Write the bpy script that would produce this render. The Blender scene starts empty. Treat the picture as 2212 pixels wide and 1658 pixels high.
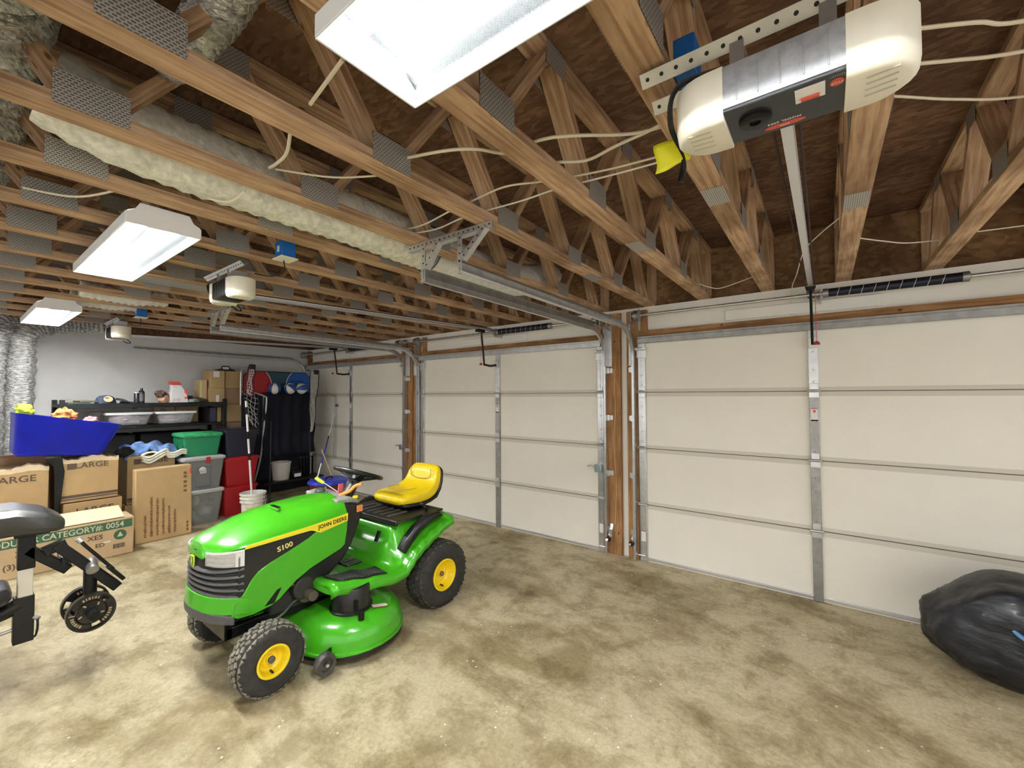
import bpy, math, random
from mathutils import Vector, Matrix
random.seed(7)
SC = bpy.context.scene
COL = SC.collection
PI = math.pi
# ---------------------------------------------------------------- camera
def _basis(yaw, pitch, roll):
    f = Vector((-math.sin(yaw)*math.cos(pitch), math.cos(yaw)*math.cos(pitch), math.sin(pitch)))
    r = f.cross(Vector((0, 0, 1))).normalized(); u = r.cross(f)
    c, s = math.cos(roll), math.sin(roll)
    return f, c*r+s*u, -s*r+c*u
_f, _r, _u = _basis(0.637215, 0.0272868, -0.0040551)
cam_d = bpy.data.cameras.new('camera'); cam = bpy.data.objects.new('camera', cam_d); COL.objects.link(cam)
cam.matrix_world = Matrix(((_r.x, _u.x, -_f.x, 6.68135), (_r.y, _u.y, -_f.y, -3.98798), (_r.z, _u.z, -_f.z, 1.57513), (0, 0, 0, 1)))
cam_d.sensor_fit = 'HORIZONTAL'; cam_d.sensor_width = 36.0; cam_d.lens = 36.0*910.36/2212.0
cam_d.clip_start = 0.05; cam_d.clip_end = 100
SC.camera = cam
# ---------------------------------------------------------------- world, exposure
w = bpy.data.worlds.new('world'); SC.world = w; w.use_nodes = True
w.node_tree.nodes['Background'].inputs[0].default_value = (1.0, 0.97, 0.92, 1)
w.node_tree.nodes['Background'].inputs[1].default_value = 0.38
SC.view_settings.view_transform = 'Standard'; SC.view_settings.look = 'None'
SC.view_settings.exposure = 2.1; SC.view_settings.gamma = 1.0; SC.view_settings.use_curve_mapping = False
TUBE = 33.0     # watts of each fluorescent tube inside the ceiling fixtures
# ---------------------------------------------------------------- materials
MATS = {}
def pmat(name, col, rough=0.5, metal=0.0, var=None, bump=None, coat=0.0, spec=0.5, alpha=1.0, emis=None, stretch=(1, 1, 1), trans=0.0):
    if name in MATS: return MATS[name]
    m = bpy.data.materials.new(name); m.use_nodes = True; nt = m.node_tree; N = nt.nodes; L = nt.links
    b = N['Principled BSDF']
    b.inputs['Base Color'].default_value = (*col, 1); b.inputs['Roughness'].default_value = rough
    b.inputs['Metallic'].default_value = metal; b.inputs['Coat Weight'].default_value = coat
    b.inputs['Coat Roughness'].default_value = 0.08
    b.inputs['Specular IOR Level'].default_value = spec; b.inputs['Alpha'].default_value = alpha
    b.inputs['Transmission Weight'].default_value = trans
    if emis: b.inputs['Emission Color'].default_value = (*emis[0], 1); b.inputs['Emission Strength'].default_value = emis[1]
    if var or bump:
        tc = N.new('ShaderNodeTexCoord'); mp = N.new('ShaderNodeMapping'); mp.inputs['Scale'].default_value = stretch
        L.new(tc.outputs['Object'], mp.inputs[0])
    if var:
        n = N.new('ShaderNodeTexNoise'); n.inputs['Scale'].default_value = var[0]; n.inputs['Detail'].default_value = 6; n.inputs['Roughness'].default_value = .6
        L.new(mp.outputs[0], n.inputs['Vector'])
        r = N.new('ShaderNodeValToRGB'); r.color_ramp.elements[0].position = .3; r.color_ramp.elements[1].position = .7
        a = var[1]; c2 = var[2] if len(var) > 2 else tuple(min(1, c*(1+a)) for c in col)
        r.color_ramp.elements[0].color = (*[c*(1-a) for c in col], 1); r.color_ramp.elements[1].color = (*c2, 1)
        L.new(n.outputs['Fac'], r.inputs[0]); L.new(r.outputs[0], b.inputs['Base Color'])
    if bump:
        n2 = N.new('ShaderNodeTexNoise'); n2.inputs['Scale'].default_value = bump[0]; n2.inputs['Detail'].default_value = 5
        L.new(mp.outputs[0], n2.inputs['Vector'])
        bp = N.new('ShaderNodeBump'); bp.inputs['Strength'].default_value = bump[1]; bp.inputs['Distance'].default_value = bump[2] if len(bump) > 2 else .01
        L.new(n2.outputs['Fac'], bp.inputs['Height']); L.new(bp.outputs[0], b.inputs['Normal'])
    MATS[name] = m
    return m
def wood(name, base, dark, knots=True):
    m = bpy.data.materials.new(name); m.use_nodes = True; nt = m.node_tree; N = nt.nodes; L = nt.links; b = N['Principled BSDF']
    tc = N.new('ShaderNodeTexCoord'); mp = N.new('ShaderNodeMapping'); mp.inputs['Scale'].default_value = (1.6, 26, 1)
    L.new(tc.outputs['UV'], mp.inputs[0])
    n = N.new('ShaderNodeTexNoise'); n.inputs['Scale'].default_value = 2.2; n.inputs['Detail'].default_value = 7; n.inputs['Distortion'].default_value = .7
    L.new(mp.outputs[0], n.inputs['Vector'])
    r = N.new('ShaderNodeValToRGB'); r.color_ramp.elements[0].position = .36; r.color_ramp.elements[1].position = .62
    r.color_ramp.elements[0].color = (*dark, 1); r.color_ramp.elements[1].color = (*base, 1)
    L.new(n.outputs['Fac'], r.inputs[0])
    n3 = N.new('ShaderNodeTexNoise'); n3.inputs['Scale'].default_value = 2.5; n3.inputs['Detail'].default_value = 4
    L.new(tc.outputs['UV'], n3.inputs['Vector'])
    mx = N.new('ShaderNodeMix'); mx.data_type = 'RGBA'; mx.blend_type = 'MULTIPLY'
    r3 = N.new('ShaderNodeValToRGB'); r3.color_ramp.elements[0].color = (.62, .56, .5, 1); r3.color_ramp.elements[1].color = (1.15, 1.12, 1.08, 1)
    r3.color_ramp.elements[0].position = .35; r3.color_ramp.elements[1].position = .65
    L.new(n3.outputs['Fac'], r3.inputs[0])
    mx.inputs[0].default_value = 1; L.new(r.outputs[0], mx.inputs[6]); L.new(r3.outputs[0], mx.inputs[7])
    out = mx.outputs[2]
    if knots:
        v = N.new('ShaderNodeTexVoronoi'); v.inputs['Scale'].default_value = 5.5; v.inputs['Randomness'].default_value = 1
        mp2 = N.new('ShaderNodeMapping'); mp2.inputs['Scale'].default_value = (1, 1.7, 1)
        L.new(tc.outputs['UV'], mp2.inputs[0]); L.new(mp2.outputs[0], v.inputs['Vector'])
        rk = N.new('ShaderNodeValToRGB'); rk.color_ramp.elements[0].position = .045; rk.color_ramp.elements[1].position = .10
        rk.color_ramp.elements[0].color = (.3, .2, .13, 1); rk.color_ramp.elements[1].color = (1, 1, 1, 1)
        L.new(v.outputs['Distance'], rk.inputs[0])
        mk = N.new('ShaderNodeMix'); mk.data_type = 'RGBA'; mk.blend_type = 'MULTIPLY'; mk.inputs[0].default_value = 1
        L.new(out, mk.inputs[6]); L.new(rk.outputs[0], mk.inputs[7]); out = mk.outputs[2]
    L.new(out, b.inputs['Base Color']); b.inputs['Roughness'].default_value = .75; b.inputs['Specular IOR Level'].default_value = .25
    bp = N.new('ShaderNodeBump'); bp.inputs['Strength'].default_value = .25; bp.inputs['Distance'].default_value = .004
    L.new(n.outputs['Fac'], bp.inputs['Height']); L.new(bp.outputs[0], b.inputs['Normal'])
    MATS[name] = m
    return m
def osb(name, a, bcol, c):
    m = bpy.data.materials.new(name); m.use_nodes = True; nt = m.node_tree; N = nt.nodes; L = nt.links; b = N['Principled BSDF']
    tc = N.new('ShaderNodeTexCoord'); mp = N.new('ShaderNodeMapping'); mp.inputs['Scale'].default_value = (26, 62, 40); mp.inputs['Rotation'].default_value = (0, 0, .5)
    n0 = N.new('ShaderNodeTexNoise'); n0.inputs['Scale'].default_value = 5; n0.inputs['Detail'].default_value = 3
    L.new(tc.outputs['Object'], n0.inputs['Vector']); L.new(tc.outputs['Object'], mp.inputs[0])
    ad = N.new('ShaderNodeMix'); ad.data_type = 'VECTOR'; ad.inputs[0].default_value = .16
    L.new(mp.outputs[0], ad.inputs[4]); L.new(n0.outputs['Color'], ad.inputs[5])
    v = N.new('ShaderNodeTexVoronoi'); v.inputs['Scale'].default_value = 1.0; L.new(ad.outputs[1], v.inputs['Vector'])
    sp = N.new('ShaderNodeSeparateColor'); L.new(v.outputs['Color'], sp.inputs[0])
    r = N.new('ShaderNodeValToRGB'); r.color_ramp.elements[0].color = (*a, 1); r.color_ramp.elements[1].color = (*c, 1)
    e = r.color_ramp.elements.new(.5); e.color = (*bcol, 1)
    L.new(sp.outputs[0], r.inputs[0])
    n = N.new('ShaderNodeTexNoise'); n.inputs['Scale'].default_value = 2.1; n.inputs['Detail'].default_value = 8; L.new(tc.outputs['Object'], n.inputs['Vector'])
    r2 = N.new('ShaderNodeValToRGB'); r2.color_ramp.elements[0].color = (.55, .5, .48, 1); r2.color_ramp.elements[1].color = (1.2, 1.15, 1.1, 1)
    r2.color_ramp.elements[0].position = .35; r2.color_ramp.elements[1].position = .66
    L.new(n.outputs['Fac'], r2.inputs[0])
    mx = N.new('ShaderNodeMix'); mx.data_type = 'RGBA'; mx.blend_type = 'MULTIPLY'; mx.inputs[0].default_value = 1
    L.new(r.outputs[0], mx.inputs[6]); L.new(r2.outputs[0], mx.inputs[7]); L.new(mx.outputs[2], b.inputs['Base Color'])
    b.inputs['Roughness'].default_value = .8; b.inputs['Specular IOR Level'].default_value = .2
    MATS[name] = m
    return m
def concrete():
    m = bpy.data.materials.new('concrete'); m.use_nodes = True; nt = m.node_tree; N = nt.nodes; L = nt.links; b = N['Principled BSDF']
    tc = N.new('ShaderNodeTexCoord')
    def noise(s, d, ro=.6, dist=0, st=None):
        n = N.new('ShaderNodeTexNoise'); n.inputs['Scale'].default_value = s; n.inputs['Detail'].default_value = d; n.inputs['Roughness'].default_value = ro; n.inputs['Distortion'].default_value = dist
        if st:
            mp = N.new('ShaderNodeMapping'); mp.inputs['Scale'].default_value = st; mp.inputs['Rotation'].default_value = (0, 0, .35); L.new(tc.outputs['Object'], mp.inputs[0]); L.new(mp.outputs[0], n.inputs['Vector'])
        else: L.new(tc.outputs['Object'], n.inputs['Vector'])
        return n
    def ramp(n, p0, c0, p1, c1, mid=None):
        r = N.new('ShaderNodeValToRGB'); r.color_ramp.elements[0].position = p0; r.color_ramp.elements[1].position = p1
        r.color_ramp.elements[0].color = (*c0, 1); r.color_ramp.elements[1].color = (*c1, 1); L.new(n, r.inputs[0]); return r
    def mul(a, bb, fac=1, mode='MULTIPLY'):
        x = N.new('ShaderNodeMix'); x.data_type = 'RGBA'; x.blend_type = mode; x.inputs[0].default_value = fac
        L.new(a, x.inputs[6]); L.new(bb, x.inputs[7]); return x.outputs[2]
    big = ramp(noise(1.3, 9, .66, .4, (1, 1.5, 1)).outputs['Fac'], .38, (.30, .24, .125), .56, (.575, .515, .345))
    mid = ramp(noise(4.5, 10, .74, .3).outputs['Fac'], .40, (.60, .55, .46), .53, (1.03, 1.02, 1.0))
    fine = ramp(noise(45, 6, .8).outputs['Fac'], .38, (.78, .76, .73), .6, (1.06, 1.06, 1.06))
    o = mul(mul(big.outputs[0], mid.outputs[0], .8), fine.outputs[0])
    v = N.new('ShaderNodeTexVoronoi'); v.inputs['Scale'].default_value = 15; L.new(tc.outputs['Object'], v.inputs['Vector'])
    msk = ramp(v.outputs['Distance'], .07, (1, 1, 1), .11, (0, 0, 0))
    n5 = ramp(noise(1.6, 2).outputs['Fac'], .52, (0, 0, 0), .6, (1, 1, 1))
    mm = N.new('ShaderNodeMath'); mm.operation = 'MULTIPLY'; L.new(msk.outputs[0], mm.inputs[0]); L.new(n5.outputs[0], mm.inputs[1])
    x = N.new('ShaderNodeMix'); x.data_type = 'RGBA'; L.new(mm.outputs[0], x.inputs[0]); L.new(o, x.inputs[6]); x.inputs[7].default_value = (.86, .82, .70, 1)
    o = x.outputs[2]
    # dark oil spots
    v2 = N.new('ShaderNodeTexVoronoi'); v2.inputs['Scale'].default_value = 1.7; L.new(tc.outputs['Object'], v2.inputs['Vector'])
    nd = noise(14, 5).outputs['Fac']; ms = N.new('ShaderNodeMath'); ms.operation = 'MULTIPLY_ADD'; L.new(nd, ms.inputs[0]); ms.inputs[1].default_value = .22; L.new(v2.outputs['Distance'], ms.inputs[2])
    m2 = ramp(ms.outputs[0], .155, (.5, .45, .38), .26, (1, 1, 1))
    o = mul(o, m2.outputs[0], .8)
    L.new(o, b.inputs['Base Color']); b.inputs['Roughness'].default_value = .62; b.inputs['Specular IOR Level'].default_value = .35
    bp = N.new('ShaderNodeBump'); bp.inputs['Strength'].default_value = .25; bp.inputs['Distance'].default_value = .004
    L.new(noise(30, 6).outputs['Fac'], bp.inputs['Height']); L.new(bp.outputs[0], b.inputs['Normal'])
    MATS['concrete'] = m
    return m
def plate_mat():
    # punched galvanised nail plate: rows of slots from the UV in metres; light and dark streaks in the colour imitate reflections on the foil
    m = bpy.data.materials.new('nail_plate'); m.use_nodes = True; nt = m.node_tree; N = nt.nodes; L = nt.links; b = N['Principled BSDF']
    tc = N.new('ShaderNodeTexCoord'); br = N.new('ShaderNodeTexBrick'); br.inputs['Scale'].default_value = 1
    br.inputs['Brick Width'].default_value = .013; br.inputs['Row Height'].default_value = .008; br.inputs['Mortar Size'].default_value = .0022
    br.inputs['Color1'].default_value = (.11, .095, .08, 1); br.inputs['Color2'].default_value = (.17, .15, .13, 1); br.inputs['Mortar'].default_value = (.50, .48, .45, 1)
    L.new(tc.outputs['UV'], br.inputs['Vector']); L.new(br.outputs['Color'], b.inputs['Base Color'])
    b.inputs['Metallic'].default_value = .45; b.inputs['Roughness'].default_value = .45
    MATS['nail_plate'] = m
    return m
def lens_mat():
    m = bpy.data.materials.new('prismatic_lens'); m.use_nodes = True; nt = m.node_tree; N = nt.nodes; L = nt.links
    for n in list(N): N.remove(n)
    out = N.new('ShaderNodeOutputMaterial'); tr = N.new('ShaderNodeBsdfTransparent'); tl = N.new('ShaderNodeBsdfRefraction'); tl.distribution = 'BECKMANN'; tl.inputs['Roughness'].default_value = .40; tl.inputs['IOR'].default_value = 1.02; gl = N.new('ShaderNodeBsdfGlossy')
    tr.inputs[0].default_value = (.46, .475, .48, 1); tl.inputs[0].default_value = (.36, .375, .38, 1); gl.inputs['Roughness'].default_value = .25
    tc = N.new('ShaderNodeTexCoord'); mp = N.new('ShaderNodeMapping'); mp.inputs['Scale'].default_value = (1, 1, 1); mp.inputs['Rotation'].default_value = (0, 0, PI/4)
    L.new(tc.outputs['Object'], mp.inputs[0])
    v = N.new('ShaderNodeTexVoronoi'); v.inputs['Scale'].default_value = 170; v.inputs['Randomness'].default_value = 0; L.new(mp.outputs[0], v.inputs['Vector'])
    r = N.new('ShaderNodeValToRGB'); r.color_ramp.elements[0].position = .35; r.color_ramp.elements[1].position = .55
    r.color_ramp.elements[0].color = (.25,)*3+(1,); r.color_ramp.elements[1].color = (.85,)*3+(1,); L.new(v.outputs['Distance'], r.inputs[0])
    m1 = N.new('ShaderNodeMixShader'); L.new(r.outputs[0], m1.inputs[0]); L.new(tr.outputs[0], m1.inputs[1]); L.new(tl.outputs[0], m1.inputs[2])
    m2 = N.new('ShaderNodeMixShader'); m2.inputs[0].default_value = 0.0; L.new(m1.outputs[0], m2.inputs[1]); L.new(gl.outputs[0], m2.inputs[2])
    L.new(m2.outputs[0], out.inputs[0]); MATS['prismatic_lens'] = m
    return m
# ---------------------------------------------------------------- mesh builder
def rotm(rx=0, ry=0, rz=0): return Matrix.Rotation(rz, 3, 'Z') @ Matrix.Rotation(ry, 3, 'Y') @ Matrix.Rotation(rx, 3, 'X')
def woff(p):
    while p is not None:
        if p.get('_w'): return p.location.copy()
        p = p.parent
    return Vector((0, 0, 0))
class MB:
    def __init__(s): s.v = []; s.f = []; s.u = []; s.mi = []; s.cur = 0
    def poly(s, pts, faces, uvs=None):
        o = len(s.v); s.v += [Vector(p) for p in pts]
        for i, f in enumerate(faces):
            s.f.append([o+k for k in f]); s.u.append(uvs[i] if uvs else None); s.mi.append(s.cur)
        return s
    def box(s, c, d, R=None, uvoff=None):
        hx, hy, hz = d[0]/2, d[1]/2, d[2]/2; c = Vector(c); R = R or Matrix.Identity(3)
        P = [Vector((x, y, z)) for x in (-hx, hx) for y in (-hy, hy) for z in (-hz, hz)]
        F = [(0, 1, 3, 2), (4, 6, 7, 5), (0, 4, 5, 1), (2, 3, 7, 6), (0, 2, 6, 4), (1, 5, 7, 3)]
        ax = [(1, 2), (1, 2), (0, 2), (0, 2), (0, 1), (0, 1)]
        la = max(range(3), key=lambda i: d[i]); ou = random.uniform(0, 50) if uvoff is None else uvoff; ov = random.uniform(0, 50) if uvoff is None else uvoff
        U = []
        for f, (a, b) in zip(F, ax):
            if b == la: a, b = b, a
            U.append([(P[k][a]+ou, P[k][b]+ov) for k in f])
        return s.poly([c+R@p for p in P], F, U)
    def rng(s, x0, x1, y0, y1, z0, z1): return s.box(((x0+x1)/2, (y0+y1)/2, (z0+z1)/2), (abs(x1-x0), abs(y1-y0), abs(z1-z0)))
    def bar(s, p0, p1, wd, ht, up=(0, 0, 1)):
        p0 = Vector(p0); p1 = Vector(p1); d = (p1-p0); L = d.length; d.normalize(); up = Vector(up)
        sd = d.cross(up)
        if sd.length < 1e-4: sd = d.cross(Vector((1, 0, 0)))
        sd.normalize(); u = sd.cross(d)
        return s.box((p0+p1)/2, (L, wd, ht), Matrix((d, sd, u)).transposed())
    def ringloft(s, rings, cap=True, closed=True, loop=False):
        n = len(rings[0]); o = len(s.v)
        for r in rings: s.v += [Vector(p) for p in r]
        m = len(rings)
        for i in range(m if loop else m-1):
            for j in range(n if closed else n-1):
                a = o+i*n+j; b = o+i*n+(j+1) % n; i2 = (i+1) % m; c = o+i2*n+(j+1) % n; d = o+i2*n+j
                s.f.append([a, b, c, d]); s.u.append(None); s.mi.append(s.cur)
        if cap and not loop and closed:
            s.f.append([o+j for j in range(n)][::-1]); s.u.append(None); s.mi.append(s.cur)
            s.f.append([o+(m-1)*n+j for j in range(n)]); s.u.append(None); s.mi.append(s.cur)
        return s
    def tube(s, pts, r, n=8, closed=False, prof=None, up=None, cap=True):
        pts = [Vector(p) for p in pts]; m = len(pts); rr = r if isinstance(r, (list, tuple)) else [r]*m
        T = []
        for i in range(m):
            a = pts[(i-1) % m] if (closed or i) else pts[0]; b = pts[(i+1) % m] if (closed or i < m-1) else pts[-1]
            T.append((b-a).normalized())
        ref = Vector(up) if up else (Vector((0, 0, 1)) if abs(T[0].z) < .9 else Vector((1, 0, 0)))
        nrm = (ref-T[0]*ref.dot(T[0])).normalized(); rings = []
        for i in range(m):
            nrm = nrm-T[i]*nrm.dot(T[i])
            nrm = nrm.normalized() if nrm.length > 1e-6 else T[i].orthogonal().normalized()
            bi = T[i].cross(nrm)
            if prof: rings.append([pts[i]+nrm*(q[1]*rr[i])+bi*(q[0]*rr[i]) for q in prof])
            else: rings.append([pts[i]+(nrm*math.sin(2*PI*k/n)+bi*math.cos(2*PI*k/n))*rr[i] for k in range(n)])
        return s.ringloft(rings, cap=cap, loop=closed)
    def lathe(s, prof, c=(0, 0, 0), R=None, n=24, cap=True):
        c = Vector(c); R = R or Matrix.Identity(3)
        return s.ringloft([[c+R@Vector((r*math.cos(2*PI*k/n), r*math.sin(2*PI*k/n), z)) for k in range(n)] for r, z in prof], cap=cap)
    def prism(s, poly, h, c=(0, 0, 0), R=None):
        c = Vector(c); R = R or Matrix.Identity(3)
        a = [c+R@Vector((p[0], p[1], 0)) for p in poly]; b = [c+R@Vector((p[0], p[1], h)) for p in poly]
        return s.ringloft([a, b])
    def sph(s, c, r, nu=16, nv=10, sc=(1, 1, 1), R=None):
        return s.lathe([(max(1e-4, r*math.sin(PI*i/nv)), -r*math.cos(PI*i/nv)) for i in range(nv+1)], c, (R or Matrix.Identity(3)) @ Matrix.Diagonal(Vector(sc)), nu, cap=False)
    def grid(s, fn, nu, nv, th=None):
        P = [[Vector(fn(i/nu, j/nv)) for j in range(nv+1)] for i in range(nu+1)]
        o = len(s.v)
        for r in P: s.v += r
        for i in range(nu):
            for j in range(nv):
                a = o+i*(nv+1)+j; s.f.append([a, a+nv+1, a+nv+2, a+1]); s.u.append(None); s.mi.append(s.cur)
        return s
    def build(s, name, mat, parent=None, bevel=0, smooth=35, solid=0, sub=0, seg=2):
        me = bpy.data.meshes.new(name)
        off = woff(parent)
        me.from_pydata([tuple(p-off) for p in s.v], [], s.f)
        if any(s.u):
            ul = me.uv_layers.new(name='UVMap'); k = 0
            for f, u in zip(s.f, s.u):
                for q in range(len(f)):
                    ul.data[k].uv = u[q] if u else (s.v[f[q]].x, s.v[f[q]].y); k += 1
        mats = mat if isinstance(mat, (list, tuple)) else [mat]
        for x in mats: me.materials.append(x)
        if len(mats) > 1:
            for p, i in zip(me.polygons, s.mi): p.material_index = i
        me.validate(); me.update()
        import bmesh
        bm = bmesh.new(); bm.from_mesh(me); bmesh.ops.recalc_face_normals(bm, faces=bm.faces); bm.to_mesh(me); bm.free()
        if smooth:
            me.shade_smooth(); me.set_sharp_from_angle(angle=math.radians(smooth))
        o = bpy.data.objects.new(name, me); COL.objects.link(o)
        if parent is not None: o.parent = parent
        if solid: md = o.modifiers.new('solid', 'SOLIDIFY'); md.thickness = solid; md.offset = -1
        if sub: md = o.modifiers.new('sub', 'SUBSURF'); md.levels = sub; md.render_levels = sub
        if bevel:
            md = o.modifiers.new('bevel', 'BEVEL'); md.width = bevel; md.segments = seg; md.limit_method = 'ANGLE'; md.angle_limit = math.radians(40)
        return o
def tag(o, label=None, cat=None, group=None, kind=None):
    if label: o['label'] = label
    if cat: o['category'] = cat
    if group: o['group'] = group
    if kind: o['kind'] = kind
    return o
def thing(name, label, cat, loc=(0, 0, 0), rz=0, group=None, kind=None, world=False, rot=None):
    o = bpy.data.objects.new(name, None); COL.objects.link(o); o.location = loc; o.rotation_euler = rot or (0, 0, rz); o.empty_display_size = .1
    if world: o['_w'] = 1          # parts given in world coordinates
    return tag(o, label, cat, group, kind)
def copy_tree(o, parent=None):
    c = o.copy(); COL.objects.link(c); c.parent = parent
    for ch in list(o.children): copy_tree(ch, c)
    return c
def struct(o, label=None): return tag(o, label, None, None, 'structure')
def text(parent, body, size, loc, R, mat, name='lettering', sx=1.0, ext=.0006, align='CENTER', bold=0.0, spacing=1.0):
    cu = bpy.data.curves.new(name, 'FONT'); cu.body = body; cu.size = size; cu.extrude = ext; cu.align_x = align; cu.align_y = 'CENTER'; cu.offset = bold; cu.space_character = spacing; cu.resolution_u = 3
    cu.materials.append(mat)
    tmp = bpy.data.objects.new(name, cu); COL.objects.link(tmp); bpy.context.view_layer.update()
    me = bpy.data.meshes.new_from_object(tmp.evaluated_get(bpy.context.evaluated_depsgraph_get())); bpy.data.objects.remove(tmp)
    o = bpy.data.objects.new(name, me); COL.objects.link(o)
    off = woff(parent)
    M = R.to_4x4() @ Matrix.Diagonal((sx, 1, 1, 1)); M.translation = Vector(loc)-off
    o.parent = parent; o.matrix_local = M
    return o
RX = Matrix(((0, 0, 1), (1, 0, 0), (0, 1, 0)))    # text/prism plane seen from +X: local x -> +Y, y -> +Z, normal -> +X
RYN = Matrix(((1, 0, 0), (0, 0, -1), (0, 1, 0)))  # seen from -Y: local x -> +X, y -> +Z, normal -> -Y
def arc(c, r, a0, a1, n, ax='yz'):
    P = []
    for i in range(n+1):
        a = a0+(a1-a0)*i/n; u = c[0]+r*math.cos(a); v = c[1]+r*math.sin(a); P.append((u, v))
    return P
def smooth_path(pts, n=6):
    pts = [Vector(p) for p in pts]; out = []
    for i in range(len(pts)-1):
        p0 = pts[max(i-1, 0)]; p1 = pts[i]; p2 = pts[i+1]; p3 = pts[min(i+2, len(pts)-1)]
        for k in range(n):
            t = k/n; out.append(.5*((2*p1)+(-p0+p2)*t+(2*p0-5*p1+4*p2-p3)*t*t+(-p0+3*p1-3*p2+p3)*t**3))
    out.append(pts[-1]); return out
# palette
WOOD = wood('lumber', (.62, .44, .29), (.38, .235, .14))
POST = wood('post_lumber', (.48, .28, .13), (.31, .155, .06))
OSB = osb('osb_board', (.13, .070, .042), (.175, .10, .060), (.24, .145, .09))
CONC = concrete(); PLATE = plate_mat(); LENS = lens_mat()
DRY = pmat('drywall_paint', (.70, .70, .68), .85, var=(6, .03), bump=(90, .08, .002))
HEADER = pmat('header_paint', (.88, .86, .80), .85, var=(6, .03))
DOORP = pmat('door_panel_paint', (.88, .85, .765), .5, var=(3, .025), bump=(120, .06, .002))
DOORE = pmat('door_rail_paint', (.70, .66, .57), .8)
GALV = pmat('galvanised_steel', (.62, .63, .64), .34, .85, var=(14, .12))
GALVD = pmat('galvanised_dark', (.36, .36, .35), .42, .8, var=(14, .2))
ALU = pmat('aluminium', (.72, .72, .74), .35, .8)
BLK = pmat('black_steel', (.004, .004, .0045), .4, spec=.3)
RUB = pmat('black_rubber', (.02, .02, .021), .75)
WHT = pmat('white_enamel', (.80, .81, .84), .4)
PLW = pmat('cream_plastic', (.78, .74, .62), .6)
CARD = pmat('cardboard', (.50, .345, .165), .85, var=(4, .10), bump=(60, .05, .002))
CARD2 = pmat('pale_cardboard', (.58, .42, .25), .85, var=(4, .08))
CARDI = pmat('torn_cardboard', (.85, .70, .48), .9)
INK = pmat('box_ink', (.10, .07, .055), .8)
INKB = pmat('brown_ink', (.22, .10, .05), .8)
# ================================================================ ROOM SHELL
DC = {1: 0.442, 2: 3.514, 3: 6.618}      # door centres along the wall (y = 0)
HW = 1.372
DNAME = {1: 'far left', 2: 'middle', 3: 'right'}
struct(MB().rng(-1.1, 9.6, -7.2, 0.5, -.12, 0).build('floor', CONC, smooth=0), 'bare stained concrete garage floor')
struct(MB().rng(-1.1, -.955, -7.2, .12, 0, 2.43).build('wall_left', DRY, smooth=0), 'grey painted drywall end wall behind the shelving')
wf = MB()
wf.rng(-.955, 9.6, .04, .14, 2.14, 2.425)                                   # header
xs = [-.955]+[v for k in (1, 2, 3) for v in (DC[k]-HW-.01, DC[k]+HW+.01)]+[9.6]
for i in range(0, 8, 2): wf.rng(xs[i], xs[i+1], .04, .14, 0, 2.14)
struct(wf.build('wall_front', HEADER, smooth=0), 'pale wall around the three garage doors')
struct(MB().rng(-1.1, 9.6, .14, .18, 2.425, 2.90).build('wall_rim', osb('rim_board', (.22, .125, .06), (.28, .17, .085), (.36, .23, .125)), smooth=0), 'wooden rim board above the door wall')
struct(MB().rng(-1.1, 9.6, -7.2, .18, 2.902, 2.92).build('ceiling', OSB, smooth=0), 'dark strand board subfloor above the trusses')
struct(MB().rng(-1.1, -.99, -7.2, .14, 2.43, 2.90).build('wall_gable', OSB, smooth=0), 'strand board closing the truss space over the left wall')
# wood boards on the door wall
n = 0
for (x0, x1, z1) in [(-.95, -.90, 2.4), (1.845, 1.965, 2.34), (1.985, 2.105, 2.36), (4.925, 5.065, 2.39), (5.13, 5.235, 2.39)]:
    n += 1
    struct(MB().box(((x0+x1)/2, .02, z1/2), (x1-x0, .04, z1)).build('trim_%d' % n, POST, bevel=.003), 'upright knotty wooden jamb board beside a garage door')
for k in (1, 2, 3):
    n += 1; b = MB(); b.box((DC[k], .022, 2.165), (2*HW+.02, .036, .055))
    struct(b.build('trim_%d' % n, POST, bevel=.003), 'wooden strip above the %s garage door' % DNAME[k])
    for sg in (-1, 1):
        n += 1
        struct(MB().box((DC[k]+sg*(HW-.055), .02, 2.29), (.06, .04, .20)).build('trim_%d' % n, POST, bevel=.003), 'short wooden block under the spring shaft of the %s door' % DNAME[k])
    n += 1
    struct(MB().box((DC[k]-.10, .030, 2.255), (1.02, .022, .085)).build('trim_%d' % n, HEADER, bevel=.002), 'white painted backing board under the %s torsion spring' % DNAME[k])
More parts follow.
